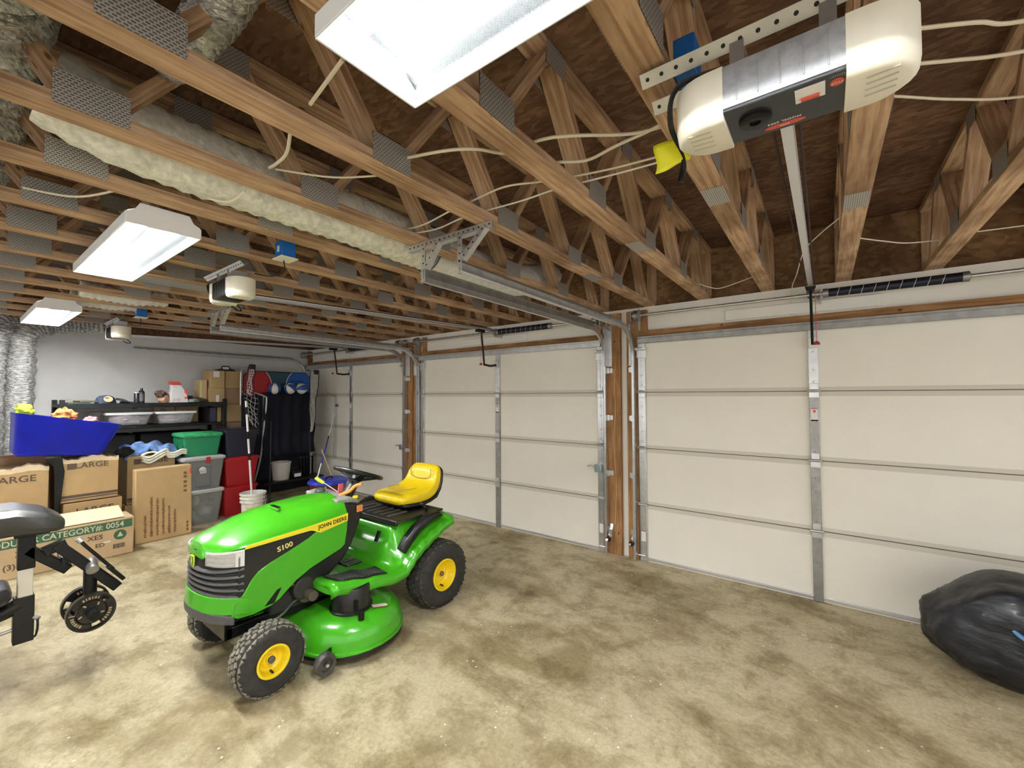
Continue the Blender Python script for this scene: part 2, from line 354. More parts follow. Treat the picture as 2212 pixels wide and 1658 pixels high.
# ---------------------------------------------------------------- garage doors
ZJ = [0, .5333, 1.0667, 1.6, 2.133]
STK = pmat('sticker_white', (.82, .82, .80), .5); STKR = pmat('sticker_red', (.62, .08, .05), .5); STKG = pmat('sticker_grey', (.45, .45, .44), .5)
def garage_door(k):
    c = DC[k]
    t = thing('door_%d' % k, '%s beige sectional garage door with four panels, closed' % DNAME[k], None, (c, 0, 0), kind='structure', world=True)
    for i in range(4):
        z0, z1 = ZJ[i]+.0012, ZJ[i+1]-.0012
        b = MB(); b.rng(c-HW, c+HW, .018, .055, z0, z1)
        b.build('door_panel', DOORP, t, smooth=0)
        r = MB()
        if i > 0: r.rng(c-HW, c+HW, .0155, .02, z0+.004, z0+.030)
        if i < 3: r.rng(c-HW, c+HW, .0155, .02, z1-.038, z1-.003)
        r.build('rail', DOORE, t, smooth=0)
        if i < 3: MB().rng(c-HW, c+HW, .0150, .02, z1-.0015, z1+.004).build('joint_seal', pmat('joint_dark', (.12, .11, .095), .9), t, smooth=0)
        # stiles
        for x, wd in ((c, .062), (c-HW+.034, .068), (c+HW-.034, .068)):
            s = MB(); s.rng(x-wd/2, x+wd/2, -.006, .02, z0+.002, z1-.002)
            for q in (.07, .16, .30, .40): s.lathe([(.0075, 0), (.006, .004)], (x, -.006, z0+q), rotm(PI/2), 10)
            s.build('stile', GALV if i == 3 or x != c else GALVD, t, bevel=.004)  # lower centre segments darker: reflection and shade put into the steel colour
        if i < 3:
            for x in (c, c-HW+.034, c+HW-.034):
                h = MB(); h.rng(x-.032, x+.032, -.012, -.005, z1-.05, z1-.006); h.rng(x-.026, x+.026, -.012, -.005, z1+.012, z1+.06)
                h.tube([(x-.042, -.018, z1+.004), (x+.042, -.018, z1+.004)], .0085, 8)
                h.build('hinge', GALV, t, bevel=.002)
    s = MB()
    s.rng(c-HW+.01, c+HW-.01, -.055, -.048, 2.068, 2.128); s.rng(c-HW+.01, c+HW-.01, -.055, .015, 2.124, 2.131); s.rng(c-HW+.01, c+HW-.01, -.055, .0, 2.066, 2.071)
    s.rng(c-HW+.01, c+HW-.01, -.062, -.054, 2.108, 2.114)
    s.build('strut', GALVD if k == 3 else GALV, t, bevel=.002)
    s = MB(); s.rng(c-HW, c+HW, .008, .05, .012, .040); s.build('bottom_retainer', ALU, t, bevel=.004)
    s = MB(); s.tube([(c-HW, .03, .009), (c+HW, .03, .009)], .010, 8); s.build('bottom_seal', RUB, t)
    # labels on stiles
    for x, z, hh in ((c, 1.42, .10), (c, 1.27, .22)):
        b = MB(); b.rng(x-.022, x+.022, -.0085, -.0068, z-hh/2, z+hh/2); b.build('warning_label', STK if hh < .2 else STKG, t, smooth=0)
    b = MB(); b.rng(c-.022, c+.022, -.0098, -.0082, 1.462, 1.468); b.rng(c-.006, c+.008, -.0098, -.0082, 1.435, 1.455); b.build('label_stripe', STKR, t, smooth=0)
    for sg in (-1, 1):
        x = c+sg*(HW-.034)
        b = MB(); b.rng(x-.022, x+.022, -.0085, -.0068, .19, .29); b.build('warning_label', STK, t, smooth=0)
        b = MB(); b.rng(x-.022, x+.022, -.0098, -.0082, .283, .290); b.build('label_stripe', STKR, t, smooth=0)
        # top roller bracket and rollers
        b = MB(); b.rng(x-.05, x+.05, -.045, -.006, 2.0, 2.03); b.bar((x, -.01, 2.03), (x, -.05, 2.0), .08, .006); b.rng(x-.045, x+.045, -.014, -.006, 1.93, 2.03)
        b.build('top_bracket', ALU, t, bevel=.002)
        for z in (.06, .55, 1.085, 1.615, 2.02):
            b = MB(); b.tube([(x-.02*sg, -.02 if z < 2 else -.05, z), (c+sg*(HW+.035), -.02 if z < 2 else -.05, z)], .0055, 6); b.lathe([(.022, -.008), (.022, .008)], (c+sg*(HW+.038), -.02 if z < 2 else -.05, z), rotm(0, PI/2), 12)
            b.build('roller', ALU, t)
    if k in (1, 2):      # slide lock on the right edge
        x = c+HW-.06
        l = MB(); l.rng(x-.03, x+.045, -.05, -.008, .80, .875); l.build('slide_lock', pmat('zinc', (.55, .66, .70), .3, .8), t, bevel=.005)
        l = MB(); l.tube([(x-.03, -.045, .86), (x-.08, -.05, .862), (x-.1, -.05, .85)], .007, 8); l.build('lock_bar', MATS['zinc'], t)
    return t
for k in (1, 2, 3): garage_door(k)
# ---------------------------------------------------------------- tracks
CPROF = [(-.026, 0), (-.026, .006), (-.020, .006), (-.020, .0025), (.020, .0025), (.020, .006), (.026, .006), (.026, 0), (.022, -.0)]
def track(k, sg, label):
    c = DC[k]; x = c+sg*(HW+.042) if (k, sg) != (1, -1) else -.915
    t = thing('door_track', label, 'door track', (x, -.03, 0), group='garage door tracks', world=True)
    R = .31; yc = -.035-R; zc = 1.905
    pts = [(x, -.035, .02), (x, -.035, zc)]
    for i in range(1, 12):
        a = PI/2*i/12; pts.append((x, yc+R*math.cos(a), zc+R*math.sin(a)))
    pts += [(x, yc, zc+R), (x, -2.44, zc+R+.01)]
    # C-shaped channel, open towards the door
    s = -sg
    prof = [(0.026, -.004*s), (.026, .016*s), (.018, .018*s), (.018, .014*s), (.022, .012*s), (.022, 0), (-.022, 0), (-.022, .012*s), (-.018, .014*s), (-.018, .018*s), (-.026, .016*s), (-.026, -.004*s)]
    b = MB(); rings = []
    for i, p in enumerate(pts):
        a = pts[max(i-1, 0)]; q = pts[min(i+1, len(pts)-1)]; T = (Vector(q)-Vector(a)).normalized(); nn = T.cross(Vector((1, 0, 0)))
        rings.append([Vector(p)+nn*u+Vector((v, 0, 0)) for u, v in prof])
    b.ringloft(rings); b.build('channel', GALV, t)
    b = MB(); y0, y1 = -.30, -2.44; z = zc+R+.03
    b.rng(x+sg*.004, x+sg*.008, y0, y1, z-.02, z+.022); b.rng(x+sg*.004, x+sg*.034, y0, y1, z+.018, z+.022)
    for i in range(14): b.lathe([(.006, 0), (.004, .004)], (x-sg*.002, -.45-i*.14, z-.01), rotm(0, PI/2), 8)
    b.build('reinforcing_angle', GALVD, t, bevel=.001)
    for z in (.25, .80, 1.35, 1.82):
        b = MB(); b.rng(x+sg*.004, x+sg*.030, -.03, .0, z-.03, z+.03)
        if (k, sg) != (1, -1): b.rng(x+sg*.028, x+sg*.055, -.004, 0, z-.025, z+.025)
        b.build('jamb_bracket', GALV, t, bevel=.002)
    b = MB(); b.rng(x+sg*.004, x+sg*.009, -.09, -.002, 1.86, 2.27); b.rng(x+sg*.004, x+sg*.05, -.006, -.002, 1.86, 2.27); b.bar((x+sg*.02, -.008, 2.22), (x+sg*.02, -.34, 2.24), .03, .006)
    if (k, sg) != (1, -1): b.build('flag_bracket', GALV, t, bevel=.001)
    return t
track(1, -1, 'steel door track running along the far left wall')
track(1, 1, 'steel door track on the right edge of the far left door')
track(2, -1, 'steel door track on the left edge of the middle door')
track(2, 1, 'steel door track curving up at the right edge of the middle door')
track(3, -1, 'steel door track curving up at the left edge of the right door')
track(3, 1, 'steel door track on the right edge of the right door')
def holes(b, p0, p1, nrm, r=.005, step=.034):
    p0 = Vector(p0); p1 = Vector(p1); L = (p1-p0).length; m = int(L/step)
    for i in range(m): b.lathe([(r, 0), (r, .0008)], p0+(p1-p0)*((i+.5)/m), nrm, 8)
HOLE = pmat('dark_hole', (.02, .02, .02), .9)
def punched(t, name, p0, p1, wd, face, mat=GALV, nface=1):
    """angle iron with a row of dark holes; face = normal towards which the holes show"""
    p0 = Vector(p0); p1 = Vector(p1); fn = Vector(face).normalized(); d = (p1-p0).normalized(); sd = d.cross(fn)
    b = MB(); b.bar(p0, p1, wd, .003, up=fn); q = sd*(wd/2)
    b.bar(p0+q-fn*wd/2, p1+q-fn*wd/2, .003, wd, up=fn)
    R = Vector((0, 0, 1)).rotation_difference(fn).to_matrix(); b.cur = 1
    holes(b, p0+fn*.0016, p1+fn*.0016, R); o = b.build(name, [mat, HOLE], t, smooth=0)
    return o
def hanger(xa, xb, z0, label, extra=True):
    y = -2.43
    t = thing('track_hanger', label, 'track hanger', (xa, y, 2.42), group='punched angle hangers for the door tracks', world=True)
    cx = (xa+xb)/2
    punched(t, 'cross_bar', (xa-.13, y, 2.405), (xb+.21, y, 2.405), .032, (0, -1, 0))
    for x, dx in ((xa, .12), (xb, .17)):
        punched(t, 'drop_bar', (x, y-.004, 2.40), (x, y-.004, z0), .032, (0, -1, 0))
        punched(t, 'brace', (x+.02, y-.01, 2.27), (x+dx, y-.01, 2.40), .028, (0, -1, 0))
    return t
hanger(4.93, 5.203, 2.20, 'punched steel angle hanger holding the two nearest track ends')
hanger(1.86, 2.10, 2.20, 'punched steel angle hanger holding the two farther track ends')
t = thing('track_hanger', 'short steel hanger at the end of the far left wall track', 'track hanger', (-.96, -2.43, 2.42), group='punched angle hangers for the door tracks', world=True)
punched(t, 'drop_bar', (-.965, -2.43, 2.43), (-.965, -2.43, 2.19), .032, (1, 0, 0))
# ---------------------------------------------------------------- torsion springs
for k in (1, 2, 3):
    c = DC[k]; y = -.10; z = 2.325
    t = thing('torsion_spring', 'black torsion spring and steel shaft above the %s garage door' % DNAME[k], 'torsion spring', (c, 0, z), group='torsion springs', world=True)
    MB().tube([(c-HW-.02, y, z), (c+HW+.02, y, z)], .0127, 12).build('shaft', GALV, t)
    b = MB(); pts = []
    N = 150
    for i in range(N*2+1): pts.append(c+.10+.70*i/(N*2))
    b.ringloft([[(x, y+(.030+.0022*math.sin(i*PI))*math.cos(2*PI*j/16), z+(.030+.0022*(i % 2))*math.sin(2*PI*j/16)) for j in range(16)] for i, x in enumerate(pts)])
    b.build('coil', pmat('oil_black', (.015, .016, .03), .4, .3), t)
    b = MB()
    for i in range(9):
        x = c+.16+i*.068; b.ringloft([[(x+.010*math.sin(2*PI*j/16)+dx, y+.0335*math.cos(2*PI*j/16), z+.0335*math.sin(2*PI*j/16)) for j in range(4, 13)] for dx in (0, .003)], cap=False, closed=False)
    b.build('chalk_mark', pmat('chalk', (.6, .6, .65), .8), t, smooth=0)
    for x in (c+.09, c+.81): MB().lathe([(.022, -.02), (.034, -.02), (.034, .012), (.022, .02)], (x, y, z), rotm(0, PI/2), 16).build('winding_cone', GALVD, t)
    b = MB(); b.rng(c+.055, c+.06, y-.04, .03, z-.06, z+.04); b.rng(c+.03, c+.06, .020, .026, z-.08, z+.06); b.build('center_bracket', GALV, t)
    for sg in (-1, 1):
        b = MB(); x = c+sg*(HW-.03)
        b.lathe([(.022, -.03), (.05, -.025), (.046, -.01), (.046, .015), (.055, .022), (.02, .03)], (x, y, z), rotm(0, PI/2), 18)
        b.build('cable_drum', GALVD, t)
        b = MB(); b.rng(x+sg*.05-.003, x+sg*.05+.003, y-.035, .01, z-.06, z+.035); b.build('end_bracket', GALV, t)
        MB().tube([(x+sg*.015, y+.045, z), (x+sg*.022, -.012, .06)], .0018, 5).build('lift_cable', GALVD, t)
# ---------------------------------------------------------------- safety sensors
for x, y, lab, lit in ((4.955, -.06, 'black safety sensor with a red light at the foot of the middle door', 1), (5.185, -.055, 'black safety sensor at the foot of the right door', 0)):
    t = thing('safety_sensor', lab, 'sensor', (x, y, .17), group='door safety sensors', world=True)
    MB().rng(x-.02, x+.02, y-.045, y+.0, .15, .185).build('body', BLK, t, bevel=.006)
    MB().lathe([(.011, 0), (.009, .012)], (x-.004, y-.045, .168), rotm(PI/2), 12).build('lens', pmat('sensor_lens_%d' % lit, (.5, .05, .03) if lit else (.6, .65, .6), .2, emis=((1, .15, .1), 3) if lit else None), t)
    b = MB(); b.rng(x+.0, x+.03, y, y+.004, .16, .26); b.bar((x+.01, y+.05, .3), (x+.01, y, .2), .03, .003); b.build('bracket', GALV, t)
# low-voltage wire on the jamb board
t = MB().tube(smooth_path([(5.0, -.006, 1.83), (5.01, -.006, 1.4), (4.99, -.006, 1.1), (5.012, -.006, .7), (4.995, -.006, .3)], 5), .0022, 5).build('sensor_wire', pmat('wire_cream', (.72, .62, .42), .6))
tag(t, 'thin cream wire running down the jamb board beside the middle door', 'wire')
# ---------------------------------------------------------------- floor trusses
X0, DX = 6.812, .4875
KS = list(range(-14, 6))
YN = [-.84-.72*i for i in range(8)]       # bottom panel points
def make_truss(first=True):
    t = thing('floor_truss', None, 'truss', (X0, 0, 2.425))
    b = MB(); b.box((0, -3.33, .019), (.094, 7.0, .038)); b.build('bottom_chord', WOOD, t, bevel=.002, seg=1)
    b = MB(); b.box((0, -3.33, .456), (.094, 7.0, .038)); b.build('top_chord', WOOD, t, bevel=.002, seg=1)
    def web(y0, y1, tilt=.035):
        b = MB(); b.bar((0, y0, .030), (0, y1, .445), .088, .038, up=(0, 1, 0)); b.build('web', WOOD, t, bevel=.002, seg=1)
    for y in YN:
        web(y-.03, y-.36+.03); web(y+.03, y+.36-.03)
    web(-.15, -.36); web(.12, .12)
    for y in YN:
        for sx in (-1, 1):
            b = MB(); x = sx*.0485
            P = [(x, y-.085, .004), (x, y+.085, .004), (x, y+.085, .105), (x, y-.085, .105)]
            b.poly(P, [(0, 1, 2, 3)], [[(p[1]+5, p[2]+5) for p in P]]); b.build('nail_plate', PLATE, t, smooth=0, solid=.001)
    for y in [v+.36 for v in YN]:
        for sx in (-1, 1):
            b = MB(); x = sx*.0485
            P = [(x, y-.07, .38), (x, y+.07, .38), (x, y+.07, .472), (x, y-.07, .472)]
            b.poly(P, [(0, 1, 2, 3)], [[(p[1]+5, p[2]+5) for p in P]]); b.build('nail_plate', PLATE, t, smooth=0, solid=.001)
    return t
tr0 = make_truss()
ORD = ['first', 'second', 'third', 'fourth', 'fifth', 'sixth', 'seventh', 'eighth', 'ninth', 'tenth', 'eleventh', 'twelfth', 'thirteenth', 'fourteenth', 'fifteenth', 'sixteenth', 'seventeenth', 'eighteenth', 'nineteenth', 'twentieth']
SPL = {0: -1.615, -1: -2.02, -2: -1.65, 1: -2.6, -3: -1.2, 2: -1.4}
for i, k in enumerate(sorted(KS, reverse=True)):
    t = tr0 if i == 0 else copy_tree(tr0)
    t.location = (X0+DX*k, (.0, .02, -.012)[k % 3], 2.425)
    if k > 2: lab = 'open web wooden floor truss %s right of the large opener rail' % ('fifth', 'fourth', 'third')[max(0, 5-k)]
    lab = {0: 'open web wooden floor truss just right of the near opener rail', 1: 'open web wooden floor truss, second to the right of the near opener rail', 2: 'open web wooden floor truss, third to the right of the near opener rail',
           -1: 'open web wooden floor truss just left of the near opener', -2: 'open web wooden floor truss passing over the large ceiling light'}.get(k)
    if lab is None: lab = 'open web wooden floor truss, %s %s of the near opener rail' % (ORD[abs(k)-(1 if k < 0 else 0)], 'left' if k < 0 else 'right')
    tag(t, lab, 'truss', 'open web floor trusses overhead')
    if k in SPL:
        y = SPL[k]; P = [(-.044, y-.09, -.0012), (.044, y-.09, -.0012), (.044, y+.09, -.0012), (-.044, y+.09, -.0012)]
        MB().poly(P, [(0, 3, 2, 1)], [[(p[1]+5, p[0]+5) for p in (P[0], P[3], P[2], P[1])]]).build('nail_plate', PLATE, t, smooth=0)
# ---------------------------------------------------------------- ceiling lights
def light(x0, label, grp='ceiling light fixtures'):
    L, W = 1.22, .27; y0 = -3.535
    t = thing('ceiling_light', label, 'ceiling light', (x0+L/2, y0+W/2, 2.33), group=grp)
    tub = pmat('lamp_tube', (1, 1, 1), .5, emis=((1.0, .985, .96), 4.0))
    b = MB()   # housing, open below
    hp = [(-W/2+.001, .040), (-W/2+.004, .052), (-W/2+.03, .066), (-W/2+.045, .092), (W/2-.045, .092), (W/2-.03, .066), (W/2-.004, .052), (W/2-.001, .040)]
    b.ringloft([[(x, p[0], p[1]) for p in hp] for x in (-L/2+.002, L/2-.002)], cap=False, closed=False)
    b.build('housing', pmat('housing_inside', (.42, .43, .44), .6), t, smooth=0)
    for s in (-1, 1):
        x = s*L/2
        P = [(-W/2, -.002), (W/2, -.002), (W/2, .045), (W/2-.03, .065), (W/2-.045, .095), (-W/2+.045, .095), (-W/2+.03, .065), (-W/2, .045)]
        b = MB(); b.prism(P, .006, (x-.003, 0, 0), RX); b.build('end_plate', WHT, t, bevel=.001)
    for s in (-1, 1):
        MB().tube([(-L/2+.03, s*.06, .055), (L/2-.03, s*.06, .055)], .013, 10).build('lamp_tube', tub, t)
    for s in (-1, 1):      # the light the tubes throw down through the lens
        ld = bpy.data.lights.new('tube_light', 'AREA'); ld.shape = 'RECTANGLE'; ld.size = L-.08; ld.size_y = .030; ld.energy = TUBE; ld.color = (1.0, .985, .96)
        lo = bpy.data.objects.new('tube_light', ld); COL.objects.link(lo); lo.parent = t; lo.location = (0, s*.06, .040)
    b = MB(); prof = [(-W/2+.002, .045), (-W/2+.004, .012), (-W/2+.018, .002), (W/2-.018, .002), (W/2-.004, .012), (W/2-.002, .045)]
    b.ringloft([[(x, p[0], p[1]) for p in prof] for x in (-L/2+.004, L/2-.004)], cap=False, closed=False); b.build('lens', LENS, t, smooth=30)
    for s in (-1, 1): MB().rng(-L/2, L/2, s*W/2-.003, s*W/2+.003, -.001, .048).build('side_rail', pmat('clear_edge', (.8, .84, .86), .3), t, bevel=.002)
    return t
light(5.835, 'large white fluorescent light fixture at the top, nearest')
light(3.07, 'white fluorescent light fixture in the middle of the row')
light(.17, 'small white fluorescent light fixture farthest away by the foil duct')
# ================================================================ LAWN TRACTOR
GRN = pmat('tractor_green', (.055, .39, .010), .28, coat=.4, var=(5, .05))
YEL = pmat('tractor_yellow', (.90, .66, .008), .38, coat=.2, var=(7, .05))
YSTR = pmat('stripe_yellow', (.88, .72, .03), .4)
TBLK = pmat('tractor_black_plastic', (.006, .006, .0062), .42, bump=(200, .1, .001))
TGRY = pmat('dark_grey_plastic', (.07, .07, .072), .5)
TIRE = pmat('tire_rubber', (.013, .0125, .012), .8, var=(20, .3, (.03, .028, .025)), bump=(120, .2, .001))
TREAD = pmat('dusty_tread', (.19, .175, .14), .9, var=(30, .5, (.30, .275, .22)))
TREADD = pmat('dark_tread', (.035, .033, .03), .85, var=(30, .4, (.07, .065, .05)))
tt = thing('lawn_tractor', 'green and yellow riding lawn mower with black hood panels parked on the concrete floor', 'lawn mower', (3.87, -1.72, 0))
def Y(s): return -s
def wheel(parent, x, s, zc, R, rim, wid, sx, tread, flat=0.0, n_l=30):
    """wheel with its own tire, tread, rim; sx = outward side"""
    Rr = Matrix(((0, 0, sx), (0, 1, 0), (-sx, 0, 0))) if sx > 0 else Matrix(((0, 0, -1), (0, 1, 0), (1, 0, 0)))
    c = Vector((x, Y(s), zc)); h = wid/2
    prof = [(rim*.98, -h*.72), (rim+.02, -h*.9), (R*.80, -h), (R*.93, -h*.90), (R*.985, -h*.68), (R, -h*.3), (R, h*.3), (R*.985, h*.68), (R*.93, h*.90), (R*.80, h), (rim+.02, h*.9), (rim*.98, h*.72)]
    b = MB(); b.lathe(prof, c, Rr, 48, cap=False)
    def sq(b):
        for v in b.v:
            if v.z < flat+.012:
                k = (flat+.012-v.z); v.z = max(.0, .0+flat*0+ (v.z if v.z > .0 else .0)) if flat == 0 else max(.001, v.z); v.x += (1 if v.x > c.x else -1)*min(k, .03)*.35
    sq(b)
    w_ = b.build('tire', TIRE, parent, smooth=50)
    b = MB()
    for row in range(-2, 3):
        for i in range(n_l):
            a = 2*PI*(i+.5*(row % 2))/n_l; yy = row*wid*.185; rr = R+.001-(.010 if abs(row) == 2 else 0)
            p = c+Rr@Vector((rr*math.cos(a), rr*math.sin(a), yy))
            rad = (Rr@Vector((math.cos(a), math.sin(a), 0)))
            d0 = (Rr@Vector((-math.sin(a), math.cos(a), .55 if (row+i) % 2 else -.55))).normalized()
            b.bar(p-d0*wid*.085, p+d0*wid*.085, wid*.115, .010, up=rad)
    for v in b.v: v.z = max(.001, v.z)
    b.build('tread', tread, w_, smooth=0)
    b = MB(); k = h
    b.lathe([(rim+.006, k*.78), (rim+.008, k*.88), (rim-.002, k*.90), (rim-.010, k*.80), (rim-.016, k*.35), (rim-.030, k*.22), (rim*.55, k*.30), (rim*.42, k*.20), (.022, k*.22), (.022, k*.42), (.014, k*.46), (.001, k*.46)], c, Rr, 40, cap=False)
    r_ = b.build('rim', YEL, parent, smooth=40)
    b = MB(); b.lathe([(.018, k*.40), (.018, k*.60), (.010, k*.66), (.001, k*.66)], c, Rr, 14, cap=False); b.build('hub_cap', TGRY if R < .2 else pmat('rusty_steel', (.25, .16, .08), .6, .5), r_)
    b = MB(); p = c+Rr@Vector((rim*.80, .0, k*.35)); b.tube([p, p+Rr@Vector((0, 0, .03))], .006, 8); b.build('valve', RUB, r_)
    return w_
for sx in (1, -1):
    wheel(tt, sx*.385, 1.20 if sx > 0 else 1.15, .178, .174, .077, .150, sx, TREAD, n_l=32)
    wheel(tt, sx*.400, -.015, .226, .238, .108, .195, sx, TREADD, flat=.004, n_l=34)
# ---- hood
def hsec(s, zc, xc, zr, xs, zs, zl=None):
    zl = zs-.012 if zl is None else zl
    P = [(xs+.004, zl), (xs, zs), ((xs+xc)/2+.004, (zs+zr)/2+.002), (xc, zr), (xc*.62, zr+(zc-zr)*.62), (xc*.3, zr+(zc-zr)*.90), (0, zc)]
    P = P+[(-x, z) for x, z in P[:-1][::-1]]
    return [(x, Y(s), z) for x, z in P]
HS = [(.655, .903, .205, .868, .252, .800), (.80, .908, .205, .860, .252, .790), (.95, .903, .203, .845, .252, .778), (1.10, .888, .196, .826, .249, .768), (1.20, .862, .188, .808, .243, .761),
      (1.28, .832, .174, .792, .230, .754), (1.34, .806, .150, .780, .206, .748), (1.385, .786, .118, .772, .166, .738), (1.408, .770, .085, .764, .130, .728), (1.421, .728, .070, .724, .10, .712)]
b = MB(); b.ringloft([hsec(*h) for h in HS]); hood = b.build('hood', GRN, tt, smooth=28)
# vent slot in hood top
b = MB(); b.prism([(.065, -.008), (.15, -.008), (.165, .008), (.075, .010)], .006, (-.045, Y(1.03), .893), rotm(0, 0, 0)); b.build('vent_slot', BLK, hood, smooth=0)
b = MB(); b.tube(smooth_path([(.0, Y(1.045), .897), (.06, Y(1.05), .893), (.125, Y(1.035), .884)], 4), .007, 6); b.build('vent_lip', GRN, hood)
# ---- plan curve of the nose, from the right side round to the left side
def plan(off=0.0, s0=1.24):
    P = [(.252, s0), (.250, 1.27), (.241, 1.31), (.220, 1.35), (.184, 1.384), (.132, 1.408), (.07, 1.422), (0, 1.427)]
    out = []
    for i, (x, s) in enumerate(P):
        a = Vector(P[max(i-1, 0)]); q = Vector(P[min(i+1, len(P)-1)]); T = (q-a).normalized(); n = Vector((T.y, -T.x))
        if i == len(P)-1: n = Vector((0, 1))
        out.append((x+n.x*off, s+n.y*off))
    return out+[(-x, s) for x, s in out[:-1][::-1]]
def wrap(name, mat, zlo, zhi, off, th, i0=0, i1=15, s0=1.24, parent=None, bevel=0, smooth=40, slope=0.0):
    if callable(off):
        A = [plan(off(i/14)+slope*KF(i/14)**.5, s0)[i] for i in range(i0, i1)]; A2 = [plan(off(i/14), s0)[i] for i in range(i0, i1)]; off = 0
    else:
        A = plan(off+slope, s0)[i0:i1]; A2 = plan(off, s0)[i0:i1]
    B = plan(off-th, s0)[i0:i1]; m = len(A)
    f = lambda z, t: z(t) if callable(z) else z
    rings = []
    for i in range(m):
        t = i/(m-1); lo = f(zlo, t); hi = f(zhi, t)
        rings.append([(A[i][0], Y(A[i][1]), lo), (A2[i][0], Y(A2[i][1]), hi), (B[i][0], Y(B[i][1]), hi), (B[i][0], Y(B[i][1]), lo)])
    return MB().ringloft(rings).build(name, mat, parent or tt, bevel=bevel, smooth=smooth)
KF = lambda t: 1-(2*t-1)**2
gr = wrap('grille', TBLK, lambda t: .462+.050*KF(t), .735, -.006, .03)
for i, z in enumerate((.485, .523, .561, .60, .64)):
    wrap('grille_slat', TGRY, lambda t, z=z: z-.008+.045*KF(t)*(.65-z)/.17, lambda t, z=z: z+.006+.045*KF(t)*(.65-z)/.17, .004, .02, 1, 14, parent=gr, bevel=.002, slope=.006)
for sgn in (1, -1):
    i0, i1 = (1, 5) if sgn > 0 else (10, 14)
    for z in (.512, .547, .583, .618):
        wrap('grille_opening', HOLE, z-.006, z+.007, -.002, .01, i0, i1, parent=gr)
    # headlight
    i0, i1 = (1, 6) if sgn > 0 else (9, 14)
    lz = (lambda t: .652+.02*t) if sgn > 0 else (lambda t: .672-.02*t)
    hl = wrap('headlight', pmat('headlight_chrome', (.60, .60, .57), .12, .7, var=(30, .35)), lz, lambda t: .738, .003, .012, i0, i1, bevel=.004)
    fr = pmat('headlight_frame', (.80, .80, .79), .25)
    j0, j1 = (1, 3) if sgn > 0 else (12, 14)
    wrap('headlight_frame', fr, .655, .742, .0065, .006, j0, j1, parent=hl, bevel=.002)
    wrap('headlight_frame', fr, .730, .742, .0075, .006, i0, i1, parent=hl, bevel=.002)
    for zz in (.675, .700): wrap('headlight_ridge', TGRY, lambda t, zz=zz: zz-.0012+.018*(t if sgn > 0 else 1-t), lambda t, zz=zz: zz+.0012+.018*(t if sgn > 0 else 1-t), .0042, .004, i0, i1, parent=hl)
    wrap('headlight_glass', pmat('headlight_clear', (.9, .9, .88), .05, alpha=.25, coat=1), lz, .735, .008, .003, i0, i1, parent=hl)
# badge on the grille (leaping figure on green shield)
bd = MB(); bd.prism([(-.022, .03), (.022, .03), (.026, .0), (.014, -.034), (-.014, -.034), (-.026, 0)], .006, (0, Y(1.428), .675), RYN); bd = bd.build('badge', YSTR, tt, bevel=.002)
MB().prism([(-.018, .025), (.018, .025), (.021, .0), (.011, -.028), (-.011, -.028), (-.021, 0)], .002, (0, Y(1.4345), .675), RYN).build('badge_field', GRN, bd)
MB().prism([(-.013, -.010), (-.004, .004), (-.010, .018), (-.004, .018), (.002, .006), (.014, .006), (.010, -.002), (.002, -.004), (.006, -.018), (0, -.018), (-.004, -.006)], .001, (0, Y(1.4368), .675), RYN).build('badge_figure', YSTR, bd)
# front lip, bumper
wrap('front_lip', GRN, lambda t: .382+.052*KF(t), lambda t: .470+.048*KF(t), lambda t: .0055+.009*KF(t)**.5, .05, bevel=.003, slope=.008, i0=0, i1=15)
wrap('bumper', TGRY, lambda t: .352+.035*KF(t), lambda t: .402+.045*KF(t), .022, .05, 2, 13, bevel=.008)
# ---- side panels
for sx in (1, -1):
    def sp(name, poly, mat, x0, th=.014, bevel=.004, parent=tt):
        b = MB(); R = RX if sx > 0 else Matrix(((0, 0, 1), (1, 0, 0), (0, 1, 0)))
        b.prism([(Y(s), z) for s, z in poly], th, ((x0-th) if sx > 0 else -x0, 0, 0), R); return b.build(name, mat, parent, bevel=bevel)
    side = sp('side_panel', [(.650, .803), (.655, .70), (.672, .60), (.70, .580), (.80, .550), (.90, .520), (.985, .478), (1.04, .438), (1.085, .402), (1.13, .383), (1.22, .372), (1.30, .380), (1.33, .40), (1.325, .468), (1.29, .478), (1.262, .52), (1.235, .565), (1.20, .60),
                              (1.14, .628), (1.02, .668), (.92, .705), (.865, .733), (.905, .748), (1.10, .742), (1.262, .738), (1.262, .757), (.95, .782), (.80, .792)], GRN, .256)
    sp('black_panel', [(.875, .732), (.905, .746), (1.28, .742), (1.30, .70), (1.30, .47), (1.26, .52), (1.235, .56), (1.20, .592), (1.14, .618), (1.02, .658), (.92, .698)], TBLK, .252, .012)
    st = sp('stripe', [(1.262, .757), (1.270, .741), (.915, .751), (.893, .748), (.845, .722), (.835, .722), (.655, .752), (.652, .800), (.80, .787), (.95, .776)], YSTR, .2595, .006, .0005)
    sp('side_vent', [(1.115, .395), (1.165, .395), (1.10, .462), (1.075, .468)], BLK, .2585, .004, 0, side)
    if sx > 0:
        ang = math.radians(-9.5)
        Rt = RX @ Matrix.Rotation(math.radians(4.5), 3, 'Z')
        text(st, 'JOHN DEERE', .035, (.2605, Y(.760), .764), Rt, BLK, sx=.93, bold=.0006, spacing=1.05)
        text(side, 'S100', .040, (.2535, Y(1.055), .694), RX @ Matrix.Rotation(math.radians(9), 3, 'Z'), pmat('pale_yellow', (.78, .68, .2), .5), sx=1.15, bold=.001)
